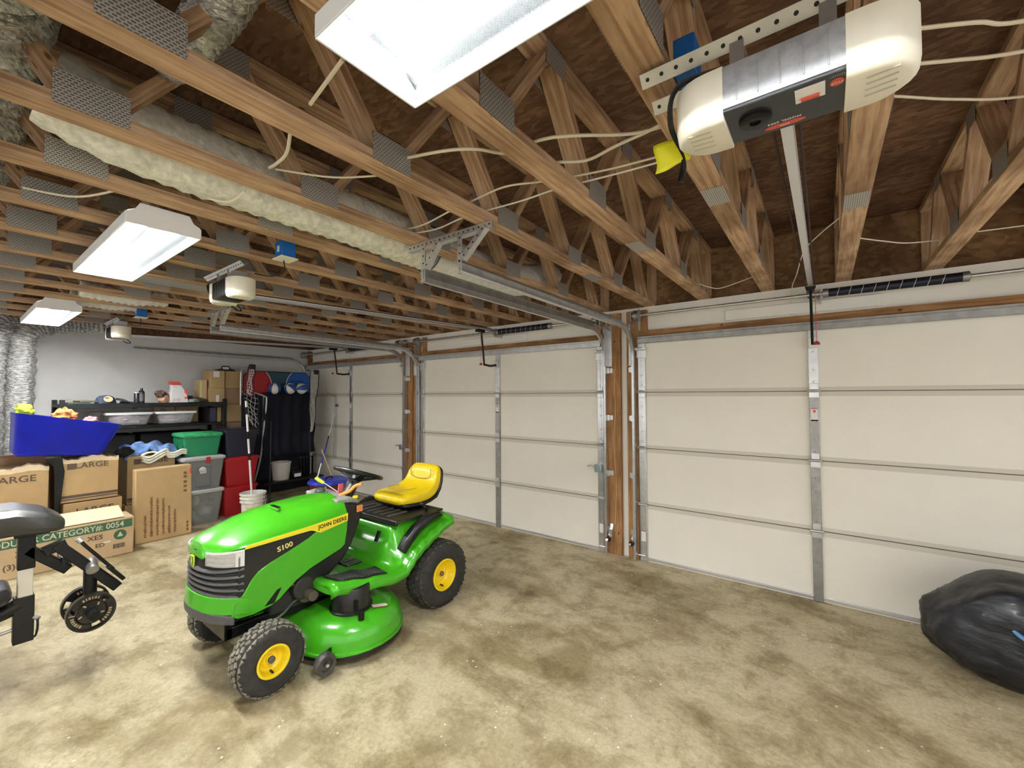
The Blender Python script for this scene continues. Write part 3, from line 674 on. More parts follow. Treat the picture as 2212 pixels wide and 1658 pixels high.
# ---- engine bay, frame, axle
b = MB(); b.rng(-.17, .17, Y(1.10), Y(.72), .28, .50); b.rng(-.12, .12, Y(1.30), Y(1.1), .30, .44); b.lathe([(.07, 0), (.07, .1)], (.13, Y(.92), .40), rotm(0, PI/2), 16); b.build('engine', pmat('engine_dark', (.035, .033, .03), .6, .3), tt, bevel=.01)
b = MB(); b.rng(-.16, -.12, Y(1.32), Y(-.3), .24, .30); b.rng(.12, .16, Y(1.32), Y(-.3), .24, .30); b.rng(-.16, .16, Y(1.33), Y(1.29), .24, .36); b.build('frame', BLK, tt, bevel=.004)
b = MB(); b.bar((-.31, Y(1.215), .235), (.31, Y(1.215), .235), .05, .05)
b.build('front_axle', BLK, tt, bevel=.005)
for s in (1, -1):
    b = MB(); b.tube([(s*.30, Y(1.215), .19), (s*.30, Y(1.215), .30)], .018, 10); b.tube([(s*.30, Y(1.215), .191), (s*.40, Y(1.215), .191)], .013, 10); b.build('spindle', BLK, tt)
b = MB(); b.tube(smooth_path([(.30, Y(1.17), .30), (.24, Y(1.05), .31), (.19, Y(.96), .33), (.16, Y(.80), .34)], 4), .007, 8); b.build('tie_rod', GALV, tt)
b = MB(); b.tube([(-.38, Y(0), .238), (.38, Y(0), .238)], .03, 12); b.rng(-.14, .14, Y(.1), Y(-.14), .15, .40); b.build('rear_axle', BLK, tt, bevel=.005)
b = MB(); b.lathe([(.055, 0), (.055, .02), (.03, .03), (.03, .09)], (.20, Y(.90), .36), rotm(0, PI/2), 16); b.tube([(.2, Y(1.0), .44), (.21, Y(.88), .40), (.2, Y(.84), .33)], .01, 8); b.build('muffler', pmat('engine_metal', (.16, .13, .10), .5, .5), tt)
# ---- dash tower
R_ = RX
b = MB(); b.prism([(Y(.660), .862), (Y(.56), .840), (Y(.515), .80), (Y(.53), .74), (Y(.565), .66), (Y(.60), .58), (Y(.66), .50), (Y(.76), .43), (Y(.84), .42), (Y(.95), .45), (Y(1.0), .49), (Y(.86), .55), (Y(.685), .585), (Y(.668), .64)], .45, (-.225, 0, 0), RX); dash = b.build('dash_tower', TBLK, tt, bevel=.012)
b = MB(); b.ringloft([[(-.20, Y(.70), .897), (.20, Y(.70), .886), (.20, Y(.70), .86), (-.20, Y(.70), .86)], [(-.20, Y(.60), .905), (.20, Y(.60), .885), (.20, Y(.60), .85), (-.20, Y(.60), .85)], [(-.19, Y(.53), .878), (.19, Y(.53), .858), (.19, Y(.53), .83), (-.19, Y(.53), .83)]])
b.build('dash_top', pmat('dusty_grey_plastic', (.30, .30, .27), .6, var=(20, .3)), tt, bevel=.008)
b = MB(); b.lathe([(.032, 0), (.036, .012), (.03, .03), (.014, .036), (.001, .036)], (-.06, Y(.67), .895), n=16, cap=False); b.build('fuel_cap', TGRY, tt)
b = MB(); b.lathe([(.022, 0), (.024, .014), (.008, .02), (.001, .02)], (.10, Y(.56), .875), n=14, cap=False); b.build('control_knob', TBLK, tt)
b = MB(); b.lathe([(.018, 0), (.018, .014), (.001, .016)], (.175, Y(.545), .868), n=14, cap=False); b.build('control_knob', YSTR, tt)
b = MB(); b.rng(.236, .242, Y(.575), Y(.53), .785, .83); b.build('reflector', pmat('amber', (.75, .25, .08), .3), dash, bevel=.004)
# ---- steering
T = rotm(math.radians(-21)); c0 = Vector((0, Y(.405), 1.0))
T = Matrix.Rotation(math.radians(-20.5), 3, 'X')
b = MB(); b.tube([c0+T@Vector((.170*math.cos(2*PI*i/40), .170*math.sin(2*PI*i/40), 0)) for i in range(40)], .0145, 10, closed=True)
sw = b.build('steering_wheel', TBLK, tt)
b = MB()
for a in (math.radians(200), math.radians(-20), math.radians(90)):
    p = c0+T@Vector((.165*math.cos(a), .165*math.sin(a), -.005)); q = c0+T@Vector((.03*math.cos(a), .03*math.sin(a), -.045)); b.bar(p, q, .05, .016, up=T@Vector((0, 0, 1)))
b.build('spoke', TBLK, sw, bevel=.005)
b = MB(); b.lathe([(.03, -.06), (.05, -.045), (.045, -.02), (.001, -.015)], c0, T, 20, cap=False); b.build('hub', TBLK, sw)
b = MB(); b.tube([c0+T@Vector((0, 0, -.04)), (0, Y(.50), .85)], [.03, .042], 14); b.build('steering_column', TBLK, tt)
# ---- platform, seat box and fenders
def lerpp(P, s):
    if s >= P[0][0]: return P[0][1]
    for (a, za), (c_, zc) in zip(P, P[1:]):
        if s >= c_:
            t = (s-c_)/(a-c_); t = t*t*(3-2*t); return zc+(za-zc)*t
    return P[-1][1]
INN = [(.88, .440), (.66, .410), (.46, .395), (.42, .42), (.36, .53), (.31, .63), (.26, .662), (-.20, .668)]
OUT = [(.88, .462), (.76, .438), (.60, .405), (.42, .378), (.33, .388), (.28, .43), (.235, .478), (.15, .528), (.06, .575), (-.04, .62), (-.12, .64), (-.20, .645)]
def pf(u, v):
    s = .875-u*1.010; a = abs(v-.5)*2; sg = 1 if v > .5 else -1
    cols = [(0, 0), (.35, .15), (.60, .27), (.74, .34), (.84, .40), (.90, .435), (.94, .456), (.97, .464), (1.0, .466)]
    for (t0, x0), (t1, x1) in zip(cols, cols[1:]):
        if a <= t1+1e-9: x = x0+(x1-x0)*(a-t0)/(t1-t0); break
    zi = lerpp(INN, s); zo = lerpp(OUT, s); t = min(1, max(0, (x-.25)/.17)); t = t*t*(3-2*t); z = zi+(zo-zi)*t
    if x > .435: z -= min(1, (x-.435)/.025)**1.5*.016
    if a > .94: z -= (a-.94)/.06*.050
    if s > .84: 
        k = (s-.84)/.035; x *= (1-.06*k*k) if x > .3 else 1; z -= .03*k*k
    return (sg*x, Y(s), z)
b = MB(); b.grid(pf, 70, 48); pfm = b.build('fender_deck', GRN, tt, smooth=60, solid=.008)
# front edge skirt
for sx in (1, -1):
    b = MB()
    b.ringloft([[(sx*x, Y(s), z) for z in (.425, .385)]+[(sx*(x-.01), Y(s-.01), z) for z in (.385, .425)] for x, s in ((.20, .868), (.30, .874), (.38, .870), (.42, .860), (.436, .840))]); b.build('platform_nose', GRN, tt)
    # foot pad
    b = MB(); P = [(.235, .77), (.28, .815), (.395, .79), (.428, .73), (.428, .50), (.40, .465), (.32, .47), (.29, .50)]
    def zq(x, s):
        q = min(1, max(0, (x-.25)/.17)); q = q*q*(3-2*q); return lerpp(INN, s)*(1-q)+lerpp(OUT, s)*q
    zf = lambda s: zq(.36, s)+.006
    S_ = [.465+.35*i/12 for i in range(13)]; xa_ = lambda s: .29 if s < .6 else .245
    b.ringloft([[(sx*(xa_(s) if k in (0, 3) else .427 if s < .76 else .427-(s-.76)*.6), Y(s), zq(.25 if k in (0, 3) else .42, s)+(.007 if k > 1 else .001)) for k in (0, 1, 2, 3)] for s in S_]); fp = b.build('foot_pad', TBLK, tt, bevel=.002)
    b = MB()
    for i in range(14):
        s = .50+i*.0235; s -= .01; xa = .30 if s < .6 else .255; b.bar((sx*xa, Y(s+.012), zq(xa, s+.012)+.0095), (sx*.42, Y(s-.012), zq(.42, s-.012)+.0095), .007, .006)
    b.build('foot_pad_rib', TGRY, fp, smooth=0)
    # fender grip
    b = MB(); pts = [(.305, .475, .032), (.26, .535, .038), (.19, .60, .038), (.11, .648, .040), (.04, .674, .044), (-.02, .680, .046)]
    b.ringloft([[(sx*(.370+(.30-s)*.10+dx*hw), Y(s+dz*.02), z+dz*.022-.004) for dx, dz in ((-1, -.9), (1, -.9), (1, .5), (.7, 1), (-.7, 1), (-1, .5))] for s, z, hw in pts]); g = b.build('fender_grip', TBLK, tt, bevel=.006)
    b = MB()
    for i in range(7):
        s = .25-i*.026; z = .572+i*.0175; b.bar((sx*.362, Y(s), z+.006), (sx*.388, Y(s), z+.006), .010, .004, up=(0, -.6, .8))
    b.build('grip_notch', HOLE, g, smooth=0)
# seat plate, springs, pan
b = MB(); b.rng(-.33, .36, Y(.325), Y(-.12), .666, .682); b.rng(-.32, .35, Y(.335), Y(.315), .644, .684); b.build('seat_plate', TBLK, tt, bevel=.008)
b = MB()
for i in range(6): b.rng(-.22+i*.08, -.185+i*.08, Y(.29), Y(.12), .682, .688)
b.build('plate_rib', TGRY, tt, smooth=0)
b = MB(); b.rng(-.13, .13, Y(.10), Y(-.18), .684, .72)
b.build('seat_bracket', BLK, tt, bevel=.01)
for sx in (1, -1):
    b = MB(); b.tube([(sx*.11+.028*math.cos(i*.9), Y(-.12)+.028*math.sin(i*.9), .684+i*.0026) for i in range(28)], .0045, 6); b.build('seat_spring', GALVD, tt)
b = MB(); b.tube([(.30, Y(.0), .675), (.33, Y(.04), .72), (.31, Y(.06), .74)], .009, 8); b.sph((.31, Y(.06), .745), .018); b.build('height_lever', TBLK, tt)
# tray on the far side
b = MB(); b.rng(-.37, -.20, Y(.60), Y(.22), .60, .66); b.build('side_tray', TBLK, tt, bevel=.01)
# pedal on near front of riser
b = MB(); b.bar((.20, Y(.395), .53), (.20, Y(.365), .60), .028, .016, up=(0, -1, 0)); b.build('hitch_latch', BLK, tt, bevel=.004)
b = MB(); b.rng(.02, .16, Y(.60), Y(.48), .404, .410); b.build('pedal_area_mat', TBLK, tt, smooth=0)
b = MB()
for i in range(6):
    for j in range(2): b.bar((.03+j*.075, Y(.59-i*.02), .4135), (.09+j*.075, Y(.585-i*.02), .4135), .008, .003)
b.build('mat_highlight', ALU, tt, smooth=0)
# ---- seat
def seat_sec(s, z, nx, nz, hw, th, bol):
    P = []; m = 20
    for i in range(m):
        a = 2*PI*i/m; ca, sa = math.cos(a), math.sin(a)
        x = hw*(abs(ca)**.55)*(1 if ca > 0 else -1); q = th/2*(abs(sa)**.6)*(1 if sa > 0 else -1)
        if sa > 0: q += bol*(abs(x/hw)**3)
        P.append((x, Y(s)+(-nx)*q, z+nz*q))
    return P
SP0 = [(.155, .766, .55, .60, .150, .03, 0), (.145, .775, .3, .95, .180, .055, .0), (.115, .784, .08, 1, .198, .072, .006), (.06, .782, 0, 1, .206, .074, .014), (.0, .778, 0, 1, .210, .072, .020), (-.06, .777, -.02, 1, .212, .070, .024), (-.12, .785, .10, .97, .212, .072, .028),
      (-.175, .806, .45, .85, .208, .078, .028), (-.215, .842, .8, .55, .200, .076, .026), (-.238, .885, .95, .22, .192, .070, .024), (-.252, .93, .98, .15, .185, .064, .020), (-.264, .965, .98, .15, .172, .058, .012), (-.274, .990, .85, .4, .150, .044, .004), (-.280, 1.0, .6, .7, .125, .02, 0)]
SP = [(s, z-.026+(.006 if z > .9 else 0), nx, nz, hw, th*(1.3 if z < .84 else 1.1), bol) for s, z, nx, nz, hw, th, bol in SP0]
b = MB(); b.ringloft([seat_sec(*q) for q in SP]); seat = b.build('seat', YEL, tt, smooth=60, sub=1)
def shell_sec(q):
    s, z, nx, nz, hw, th, bol = q; th2 = th*.55; return seat_sec(s-nx*(th*.42), z-nz*(th*.42), nx, nz, hw*1.015, th2, 0)
b = MB(); b.ringloft([shell_sec(q) for q in SP[1:]]); b.build('seat_shell', TBLK, tt, smooth=60)
SEAM = pmat('seat_seam', (.52, .34, .0), .6)
b = MB(); b.tube(smooth_path([(-.12, Y(-.205), .955), (-.125, Y(-.197), .905), (-.09, Y(-.190), .880), (0, Y(-.187), .872), (.09, Y(-.190), .880), (.125, Y(-.197), .905), (.12, Y(-.205), .955)], 5), .0035, 6); b.build('seam', SEAM, seat)
b = MB(); b.tube(smooth_path([(-.11, Y(-.06), .822), (-.12, Y(.0), .822), (-.09, Y(.07), .826), (0, Y(.09), .824), (.09, Y(.07), .826), (.12, Y(.0), .822), (.11, Y(-.06), .822)], 5), .0032, 6); b.build('seam', SEAM, seat)
# ---- mower deck
def stad(off, z, r=.335, cx=.285, cs=.655, n=14):
    P = []; rr = r-off
    for i in range(n+1): a = -PI/2+PI*i/n; P.append((cx+rr*math.cos(a), Y(cs)+rr*math.sin(a), z))
    for i in range(n+1): a = PI/2+PI*i/n; P.append((-cx+rr*math.cos(a), Y(cs)+rr*math.sin(a), z))
    return P
b = MB(); b.ringloft([stad(.002, .068), stad(-.006, .070), stad(-.006, .084), stad(.004, .088), stad(.006, .13), stad(.018, .175), stad(.045, .212), stad(.09, .236), stad(.15, .246), stad(.26, .250), stad(.33, .250)]); dk = b.build('mower_deck', GRN, tt, smooth=50)
b = MB(); b.ringloft([stad(.002, .048), stad(-.004, .048), stad(-.004, .069), stad(.002, .069)]); b.build('deck_edge', TBLK, dk)
for sx in (1, -1):
    b = MB(); b.lathe([(.128, .0), (.130, .012), (.118, .02), (.115, .135), (.108, .146), (.05, .15), (.001, .15)], (sx*.375, Y(.70), .244), n=28, cap=False); cv = b.build('belt_cover', TBLK, tt, smooth=40)
    b = MB(); b.rng(sx*.49, sx*.505, Y(.755), Y(.735), .27, .33); b.build('cover_clip', BLK, cv)
    b = MB(); b.lathe([(.018, 0), (.018, .035), (.02, .036), (.02, .05), (.001, .05)], (sx*.535, Y(.735), .225), n=14, cap=False); b.build('washout_port', BLK, dk)
    # gauge wheel
    b = MB(); c = Vector((sx*.535, Y(.965), .078)); b.lathe([(.03, -.026), (.054, -.026), (.060, -.014), (.060, .014), (.054, .026), (.035, .022), (.032, .012), (.012, .012), (.012, .024), (.001, .024)], c, rotm(0, sx*PI/2), 26, cap=False); gw = b.build('gauge_wheel', pmat('worn_black_plastic', (.05, .048, .043), .55, var=(25, .4)), tt)
    b = MB(); b.lathe([(.012, .022), (.009, .032), (.001, .032)], c, rotm(0, sx*PI/2), 8, cap=False); b.build('axle_bolt', GALV, gw)
    b = MB(); b.bar((sx*.50, Y(.965), .078), (sx*.49, Y(.87), .12), .012, .045, up=(0, 0, 1)); b.build('gauge_bracket', BLK, tt)
b = MB()
P = [(.50, .60, .246), (.585, .53, .2405)]
b.prism([(-.045, -.018), (.045, -.018), (.055, 0), (.045, .018), (-.045, .018)], .002, (.505, Y(.585), .2425), rotm(0, .18, math.radians(75)) ); b.build('warning_sticker', STK, dk, smooth=0)
b = MB(); b.prism([(-.048, -.021), (.046, -.021), (.060, 0), (.046, .021), (-.048, .021)], .002, (.505, Y(.585), .2412), rotm(0, .18, math.radians(75)) ); b.build('sticker_border', STKR, dk, smooth=0)
# ---- loose items on the dash
t = thing('snips', 'orange handled snips lying on the lawn mower dash', 'tool', (3.98, -2.27, .905), world=True)
b = MB(); b.tube(smooth_path([(3.95, -2.33, .885), (3.985, -2.28, .905), (4.0, -2.235, .94), (4.03, -2.205, .95)], 4), .012, 8); b.build('handle', pmat('orange_grip', (.85, .36, .08), .45), t)
b = MB(); b.bar((3.92, -2.38, .878), (3.955, -2.33, .885), .02, .008); b.build('blade', GALVD, t)
t = thing('tag', 'pink card tag standing on the lawn mower dash', 'tag', (3.91, -2.31, .90), world=True)
b = MB(); b.prism([(-.035, -.03), (.03, -.04), (.036, .028), (-.022, .034)], .004, (3.915, -2.30, .925), RX @ rotm(.0, .5, 0)); b.build('card', pmat('pink_card', (.85, .18, .22), .6), t)
t = thing('screwdriver', 'screwdriver with a yellow handle leaning on the lawn mower dash', 'screwdriver', (3.86, -2.36, .9), world=True)
b = MB(); b.tube([(3.80, -2.42, 1.005), (3.815, -2.40, .985), (3.832, -2.375, .965)], [.010, .013, .010], 10); b.build('handle', pmat('yellow_grip', (.85, .80, .04), .4), t)
b = MB(); b.tube([(3.832, -2.375, .965), (3.90, -2.30, .89)], .0035, 6); b.build('shaft', GALV, t)
# ================================================================ CLUTTER ON THE LEFT
from mathutils import noise as MN
def carton(name, label, x0, x1, y0, y1, z0, z1, mat=CARD, group=None, open_top=False, cat='box', lean=0):
    t = thing(name, label, cat, ((x0+x1)/2, (y0+y1)/2, z0), group=group, world=True)
    b = MB(); b.rng(x0, x1, y0, y1, z0, z1); b.build('carton_body', mat, t, bevel=.006)
    b = MB(); b.rng(x0+.01, x1+.0008, (y0+y1)/2-.025, (y0+y1)/2+.025, z1-.001, z1+.0012); return t
def box_name(s): return s
# long tree box ------------------------------------------------------------
t = thing('tree_box', 'long cardboard box with green band reading MODULAR CATEGORY lying on the floor', 'box', (.84, -3.55, 0), world=True)
MB().rng(.68, 1.0, -4.35, -2.80, 0, .365).build('carton_body', CARD2, t, bevel=.008)
GBAND = pmat('green_print', (.05, .13, .065), .7); CREAM = pmat('cream_print', (.62, .60, .46), .8)
MB().rng(1.0, 1.0015, -4.34, -2.815, .268, .346).build('green_band', GBAND, t, smooth=0)
text(t, 'MODULAR CATEGORY#: 0054', .074, (1.0022, -3.325, .306), RX, CREAM, sx=.90, bold=.0012)
text(t, 'XMAS A', .066, (1.002, -3.47, .205), RX, INK, sx=1.0, bold=.001)
text(t, 'XES', .06, (1.002, -3.085, .215), RX, INK, sx=1.1, bold=.001)
text(t, '(3)  7.5', .066, (1.002, -3.56, .105), RX, INK, sx=1.0, bold=.001)
text(t, 'LK', .06, (1.002, -3.30, .125), RX, INK, sx=1.1, bold=.001)
text(t, 'ED', .05, (1.002, -3.05, .135), RX, INK, sx=1.1, bold=.001)
b = MB(); b.lathe([(.048, 0), (.048, .0015)], (1.0, -2.905, .205), RX, 28); lg = b.build('round_emblem', GBAND, t, smooth=0)
MB().prism([(-.022, -.018), (.022, -.018), (0, .03)], .001, (1.0016, -2.905, .205), RX).build('tree_mark', CREAM, lg, smooth=0)
b = MB()
for i in range(9): b.rng(1.0, 1.0015, -2.955+i*.010, -2.955+i*.010+(.006 if i % 3 else .008), .075, .12)
b.build('barcode', INK, t, smooth=0)
b = MB(); b.rng(1.0, 1.002, -3.03, -2.975, .150, .163); b.build('tape_strip', STK, t, smooth=0)
b = MB(); b.bar((.99, -3.6, .375), (.75, -3.6, .45), 1.45, .006, up=(0, 0, 1)); b.build('top_flap', CARDI, t, smooth=0)
b = MB(); b.bar((.69, -3.6, .37), (.80, -3.6, .435), 1.45, .006, up=(0, 0, 1)); b.build('top_flap', CARD, t, smooth=0)
# tall flat box --------------------------------------------------------------
t = thing('flat_carton', 'tall flat cardboard box standing on edge right of the green banded box', 'box', (.68, -2.49, 0), world=True, )
b = MB(); b.ringloft([[(x, y, z) for x, y in ((xx, -2.745), (xx, -2.24), (xx-.12, -2.24), (xx-.12, -2.745))] for z, xx in ((0, .775), (.79, .735))]); b.build('carton_body', CARD, t, bevel=.012)
b = MB()
xf = lambda z: .7762-.04*z/.79
rr = random.Random(3)
for c in range(6):
    b = MB()
    y = -2.66+c*.052; z = .06
    zt = (.28, .48, .46, .44, .36, .30)[c]
    while z < zt:
        h = rr.uniform(.008, .018); w_ = rr.uniform(.018, .030); b.box((xf(z), y+rr.uniform(-.002, .002), z+h/2), (.0016, w_*.8, h)); z += h+rr.uniform(.003, .008)
    b.build('printed_line', INKB, t, smooth=0)
b = MB()
for z in (.50, .55, .60, .66, .70): b.box((xf(z), -2.305, z), (.0016, .03, .028))
b.build('printed_symbols', INKB, t, smooth=0)
b = MB()
for z in (.06, .10, .14): b.box((xf(z), -2.285, z), (.0016, .018, .03))
b.build('printed_code', INKB, t, smooth=0)
b = MB(); b.box((xf(.72), -2.253, .72), (.002, .016, .06)); b.build('red_label', STKR, t, smooth=0)
# large moving cartons -----------------------------------------------------------
def moving(label, x1, y0, y1, z0, z1, txt, open_=True, dep=.42, band=False):
    t = thing('moving_box', label, 'box', (x1-dep/2, (y0+y1)/2, z0), group='large moving cartons', world=True)
    b = MB(); b.rng(x1-dep, x1, y0, y1, z0, z1); b.build('carton_body', CARD, t, bevel=.006)
    for (s, y, z, st) in txt: text(t, s, st, (x1+.0015, y, z), RX, INK, sx=1.12, bold=.001)
    b = MB(); y = min(y for s, y, z, st in txt)-.15; z = txt[0][2]
    if band:
        b.rng(x1, x1+.0016, y-.03, y+.03, z-.03, z+.03); 
        b.rng(x1, x1+.0016, y0+.005, y1-.005, z0+.045, z0+.072); b.rng(x1, x1+.0016, y0+.005, y1-.005, z0+.025, z0+.036)
        b.build('printed_band', INK, t, smooth=0)
    if open_:
        b = MB(); m = 20; rings = []
        for i in range(m+1):
            y = y0+(y1-y0)*i/m; q = .018*math.sin(i*.45+y0*3)+.006*math.sin(i*1.9)
            rings.append([(x1+.001, y, z1-.035+q*.4), (x1+.004, y, z1+.012+q), (x1-.05, y, z1+.02+q*1.2), (x1-.05, y, z1-.03)])
        b.ringloft(rings); b.build('torn_flap', CARDI, t, smooth=60)
    return t
moving('large cardboard box with torn top at the left edge behind the long box', .56, -3.80, -3.352, .42, .90, [('LARGE', -3.575, .80, .085)])
moving('large cardboard box with torn top below the blue tub, right of its black post', .56, -3.285, -2.845, .515, .945, [('LARGE', -3.05, .875, .075)], band=True)
moving('flattened large cardboard box under the box with the torn top', .56, -3.25, -2.81, .30, .505, [('LARGE', -3.02, .41, .085)], open_=False)
moving('large cardboard box under the white towel behind the tall flat box', .36, -2.735, -2.30, .36, .90, [('LARGE', -2.50, .835, .08)], band=True, open_=False)
moving('large cardboard box on the floor under the leftmost torn box', .55, -3.80, -3.30, 0, .415, [('LARGE', -3.55, .3, .08)], open_=False)
moving('cardboard box on the floor under the flattened box', .55, -3.25, -2.80, 0, .295, [('LARGE', -3.05, .2, .08)], open_=False)
moving('cardboard box on the floor below the towel box', .36, -2.75, -2.30, 0, .355, [('LARGE', -2.5, .2, .08)], open_=False)
o = MB().rng(-.18, .12, -3.80, -3.22, 0, .98).build('moving_box', pmat('brown_carton', (.38, .24, .13), .85, var=(4, .1)), None, bevel=.006); tag(o, 'brown cardboard box filling the dark gap behind the black post', 'box')  # filler carton put in so the gap shows dark instead of pale wall
# blue tub on black post -----------------------------------------------------------
BLU = pmat('blue_plastic', (.001, .010, .44), .4, spec=.3, var=(4, .15))
t = thing('blue_tub', 'deep blue plastic tub on a black post above the cardboard boxes', 'tub', (.40, -3.25, 0), world=True)
def tubsec(z, x0, x1, y0, y1, r=.06, n=5):
    P = []
    for cx, cy, a0 in ((x1-r, y1-r, 0), (x0+r, y1-r, PI/2), (x0+r, y0+r, PI), (x1-r, y0+r, 1.5*PI)):
        for i in range(n+1): a = a0+PI/2*i/n; P.append((cx+r*math.cos(a), cy+r*math.sin(a), z(cx+r*math.cos(a), cy+r*math.sin(a)) if callable(z) else z))
    return P
top = lambda x, y: 1.430-(y+3.575)*.20
bot = lambda x, y: 1.015-(y+3.5)*.06 if y < -3.2 else .985-(y+3.2)*.03
b = MB(); b.ringloft([tubsec(bot, .12, .58, -3.565, -2.975, .07), tubsec(lambda x, y: bot(x, y)+.03, .10, .605, -3.585, -2.955, .07), tubsec(lambda x, y: top(x, y)-.02, .06, .635, -3.58, -2.835, .08), tubsec(top, .05, .65, -3.585, -2.825, .08), tubsec(top, .065, .635, -3.57, -2.84, .07), tubsec(lambda x, y: top(x, y)-.30, .11, .59, -3.53, -2.95, .07)])
b.build('tub_shell', BLU, t, smooth=45)
b = MB(); b.ringloft([[(.58+dx, y+dy, z) for dx, dy in ((-.02, -w_), (.02, -w_), (.02, w_), (-.02, w_))] for z, y, w_ in ((.99, -3.335, .065), (.90, -3.295, .035), (.84, -3.285, .035), (.42, -3.297, .016), (.0, -3.297, .016))]); b.build('post', BLK, t, bevel=.006)
def lump(name, label, cat, c, sc, mat, seed=1, amp=.35, fr=2.2, parent=None, group=None, nu=30, nv=18, flat=.0):
    b = MB(); rings = []
    for i in range(nv+1):
        ph = PI*i/nv; r = []
        for j in range(nu):
            th = 2*PI*j/nu; d = Vector((math.sin(ph)*math.cos(th), math.sin(ph)*math.sin(th), -math.cos(ph)))
            k = 1+amp*MN.noise(d*fr+Vector((seed*3.1, seed, 0)))+amp*.3*abs(MN.noise(d*fr*2.3+Vector((seed, 7, seed))))
            p = Vector((d.x*sc[0], d.y*sc[1], d.z*sc[2]))*k; p.z = max(p.z, -sc[2]*(1-flat) if flat else -9)
            r.append(Vector(c)+p)
        rings.append(r)
    b.ringloft(rings, cap=False); o = b.build(name, mat, parent, smooth=70)
    if label: tag(o, label, cat, group)
    return o
FAB = lambda n, c, c2=None: pmat(n, c, .95, var=(14, .35, c2) if c2 else (14, .25), bump=(60, .2, .003))
lump('safety_vest', 'yellow green cloth heaped at the left end of the blue tub', 'clothing', (.25, -3.50, 1.44), (.10, .06, .07), FAB('hivis', (.62, .80, .06)), 3)
lump('clothing', 'red and orange clothing heaped in the middle of the blue tub', 'clothing', (.25, -3.22, 1.37), (.10, .085, .085), FAB('redcloth', (.62, .08, .07), (.85, .50, .12)), 5, .5, 3)
lump('clothing', 'pink cloth at the right end of the blue tub', 'clothing', (.25, -3.02, 1.315), (.08, .06, .05), FAB('pinkcloth', (.75, .28, .30)), 8)
# jeans and towel ---------------------------------------------------------------------
def drape(name, label, cat, y0, y1, x0, x1, zf, mat, th=.02, nu=36, nv=14):
    b = MB(); b.grid(lambda u, v: (x0+(x1-x0)*v, y0+(y1-y0)*u, zf(u, v)), nu, nv); o = b.build(name, mat, None, smooth=70, solid=th); return tag(o, label, cat)
drape('jeans', 'crumpled blue denim cloth on the boxes left of the green tote', 'clothing', -2.76, -2.26, .05, .36,
      lambda u, v: .965+.06*math.sin(PI*min(1, u*1.1))+.022*math.sin(u*19+v*6)+.018*math.sin(v*11+u*8)-(max(0, v-.7)*.25), FAB('denim', (.05, .13, .38), (.22, .36, .66)), .03)
lump('dark_bag', 'small dark bag under the blue denim cloth', 'bag', (.30, -2.745, .945), (.07, .08, .055), FAB('darkcloth', (.012, .011, .010)), 9)
TW = FAB('towel_cream', (.74, .72, .60)); TWD = pmat('towel_fold', (.2, .18, .15), .9)
t = thing('towel', 'folded cream towel hanging over the cardboard box beside the green tote', 'towel', (.38, -2.42, .9), world=True)
b = MB()
for k in range(3):
    path = smooth_path([(.40, -2.63+k*.010, .905-k*.028), (.41, -2.55, .875-k*.030), (.42, -2.46, .930-k*.031), (.42, -2.40, .955-k*.028), (.42, -2.375, .915-k*.026), (.42, -2.32, .905-k*.022), (.41, -2.25, .935-k*.02), (.40, -2.20, .925-k*.020)], 5)
    b.tube(path, .0135, 8)
o = b.build('fold', TW, t, smooth=70)
b = MB(); b.grid(lambda u, v: (.18+.22*v, -2.62+.40*u, .905+.03*math.sin(u*7)*(v)+.012), 16, 6); b.build('top_layer', TW, t, smooth=70, solid=.02)
# black rack ---------------------------------------------------------------------------
SHELF = pmat('rack_black', (.004, .005, .006), .5, spec=.3)
t = thing('storage_rack', 'long black metal storage rack against the grey end wall', 'shelf', (-.63, -2.35, 0), world=True)
for x in (-.91, -.345):
    for y in (-3.17, -1.54):
        MB().rng(x-.022, x+.022, y-.022, y+.022, 0, 1.545).build('post', SHELF, t, bevel=.003)
for z, nm in ((1.485, 'shelf'), (1.205, 'shelf'), (.62, 'shelf')):
    b = MB(); b.rng(-.92, -.335, -3.19, -1.52, z-.03, z+.008); b.build(nm, SHELF, t, bevel=.003)
b = MB(); b.rng(-.36, -.33, -3.17, -1.54, 1.44, 1.50); b.build('front_rail', SHELF, t, bevel=.003)
b = MB(); b.rng(-.34, -.31, -2.56, -2.52, 1.425, 1.445); b.build('rail_clip', SHELF, t)
T0 = 1.493
# items on the rack top
t = thing('cap', 'navy baseball cap with a tan patch on the black rack', 'cap', (-.45, -2.79, T0), world=True)
b = MB(); b.lathe([(.098, 0), (.097, .03), (.082, .075), (.05, .10), (.001, .108)], (-.45, -2.79, T0), n=24, cap=False); b.build('crown', FAB('navycloth', (.035, .05, .09)), t)
b = MB(); b.ringloft([[(-.45+.06*math.cos(a)*k, -2.72+.10*k+.0*a, T0+.02-.012*k+.02*math.cos(a*1.0)) for a in [PI*i/10 for i in range(11)]] for k in (.6, 1.0, 1.4)], cap=False, closed=False); b.build('brim', MATS['navycloth'], t, solid=.004)
b = MB(); b.lathe([(.042, 0), (.042, .003)], (-.365, -2.78, T0+.058), Matrix.Rotation(math.radians(60), 3, 'Y'), 20); b.build('patch', pmat('tan_patch', (.70, .48, .26), .8), t)
o = MB().tube(smooth_path([(-.42, -2.70, T0+.06), (-.40, -2.64, T0+.045), (-.42, -2.57, T0+.012), (-.42, -2.50, T0+.008)], 5), .014, 8).build('strap', FAB('darkstrap', (.02, .02, .022))); tag(o, 'black strap trailing from behind the navy cap on the rack', 'strap')
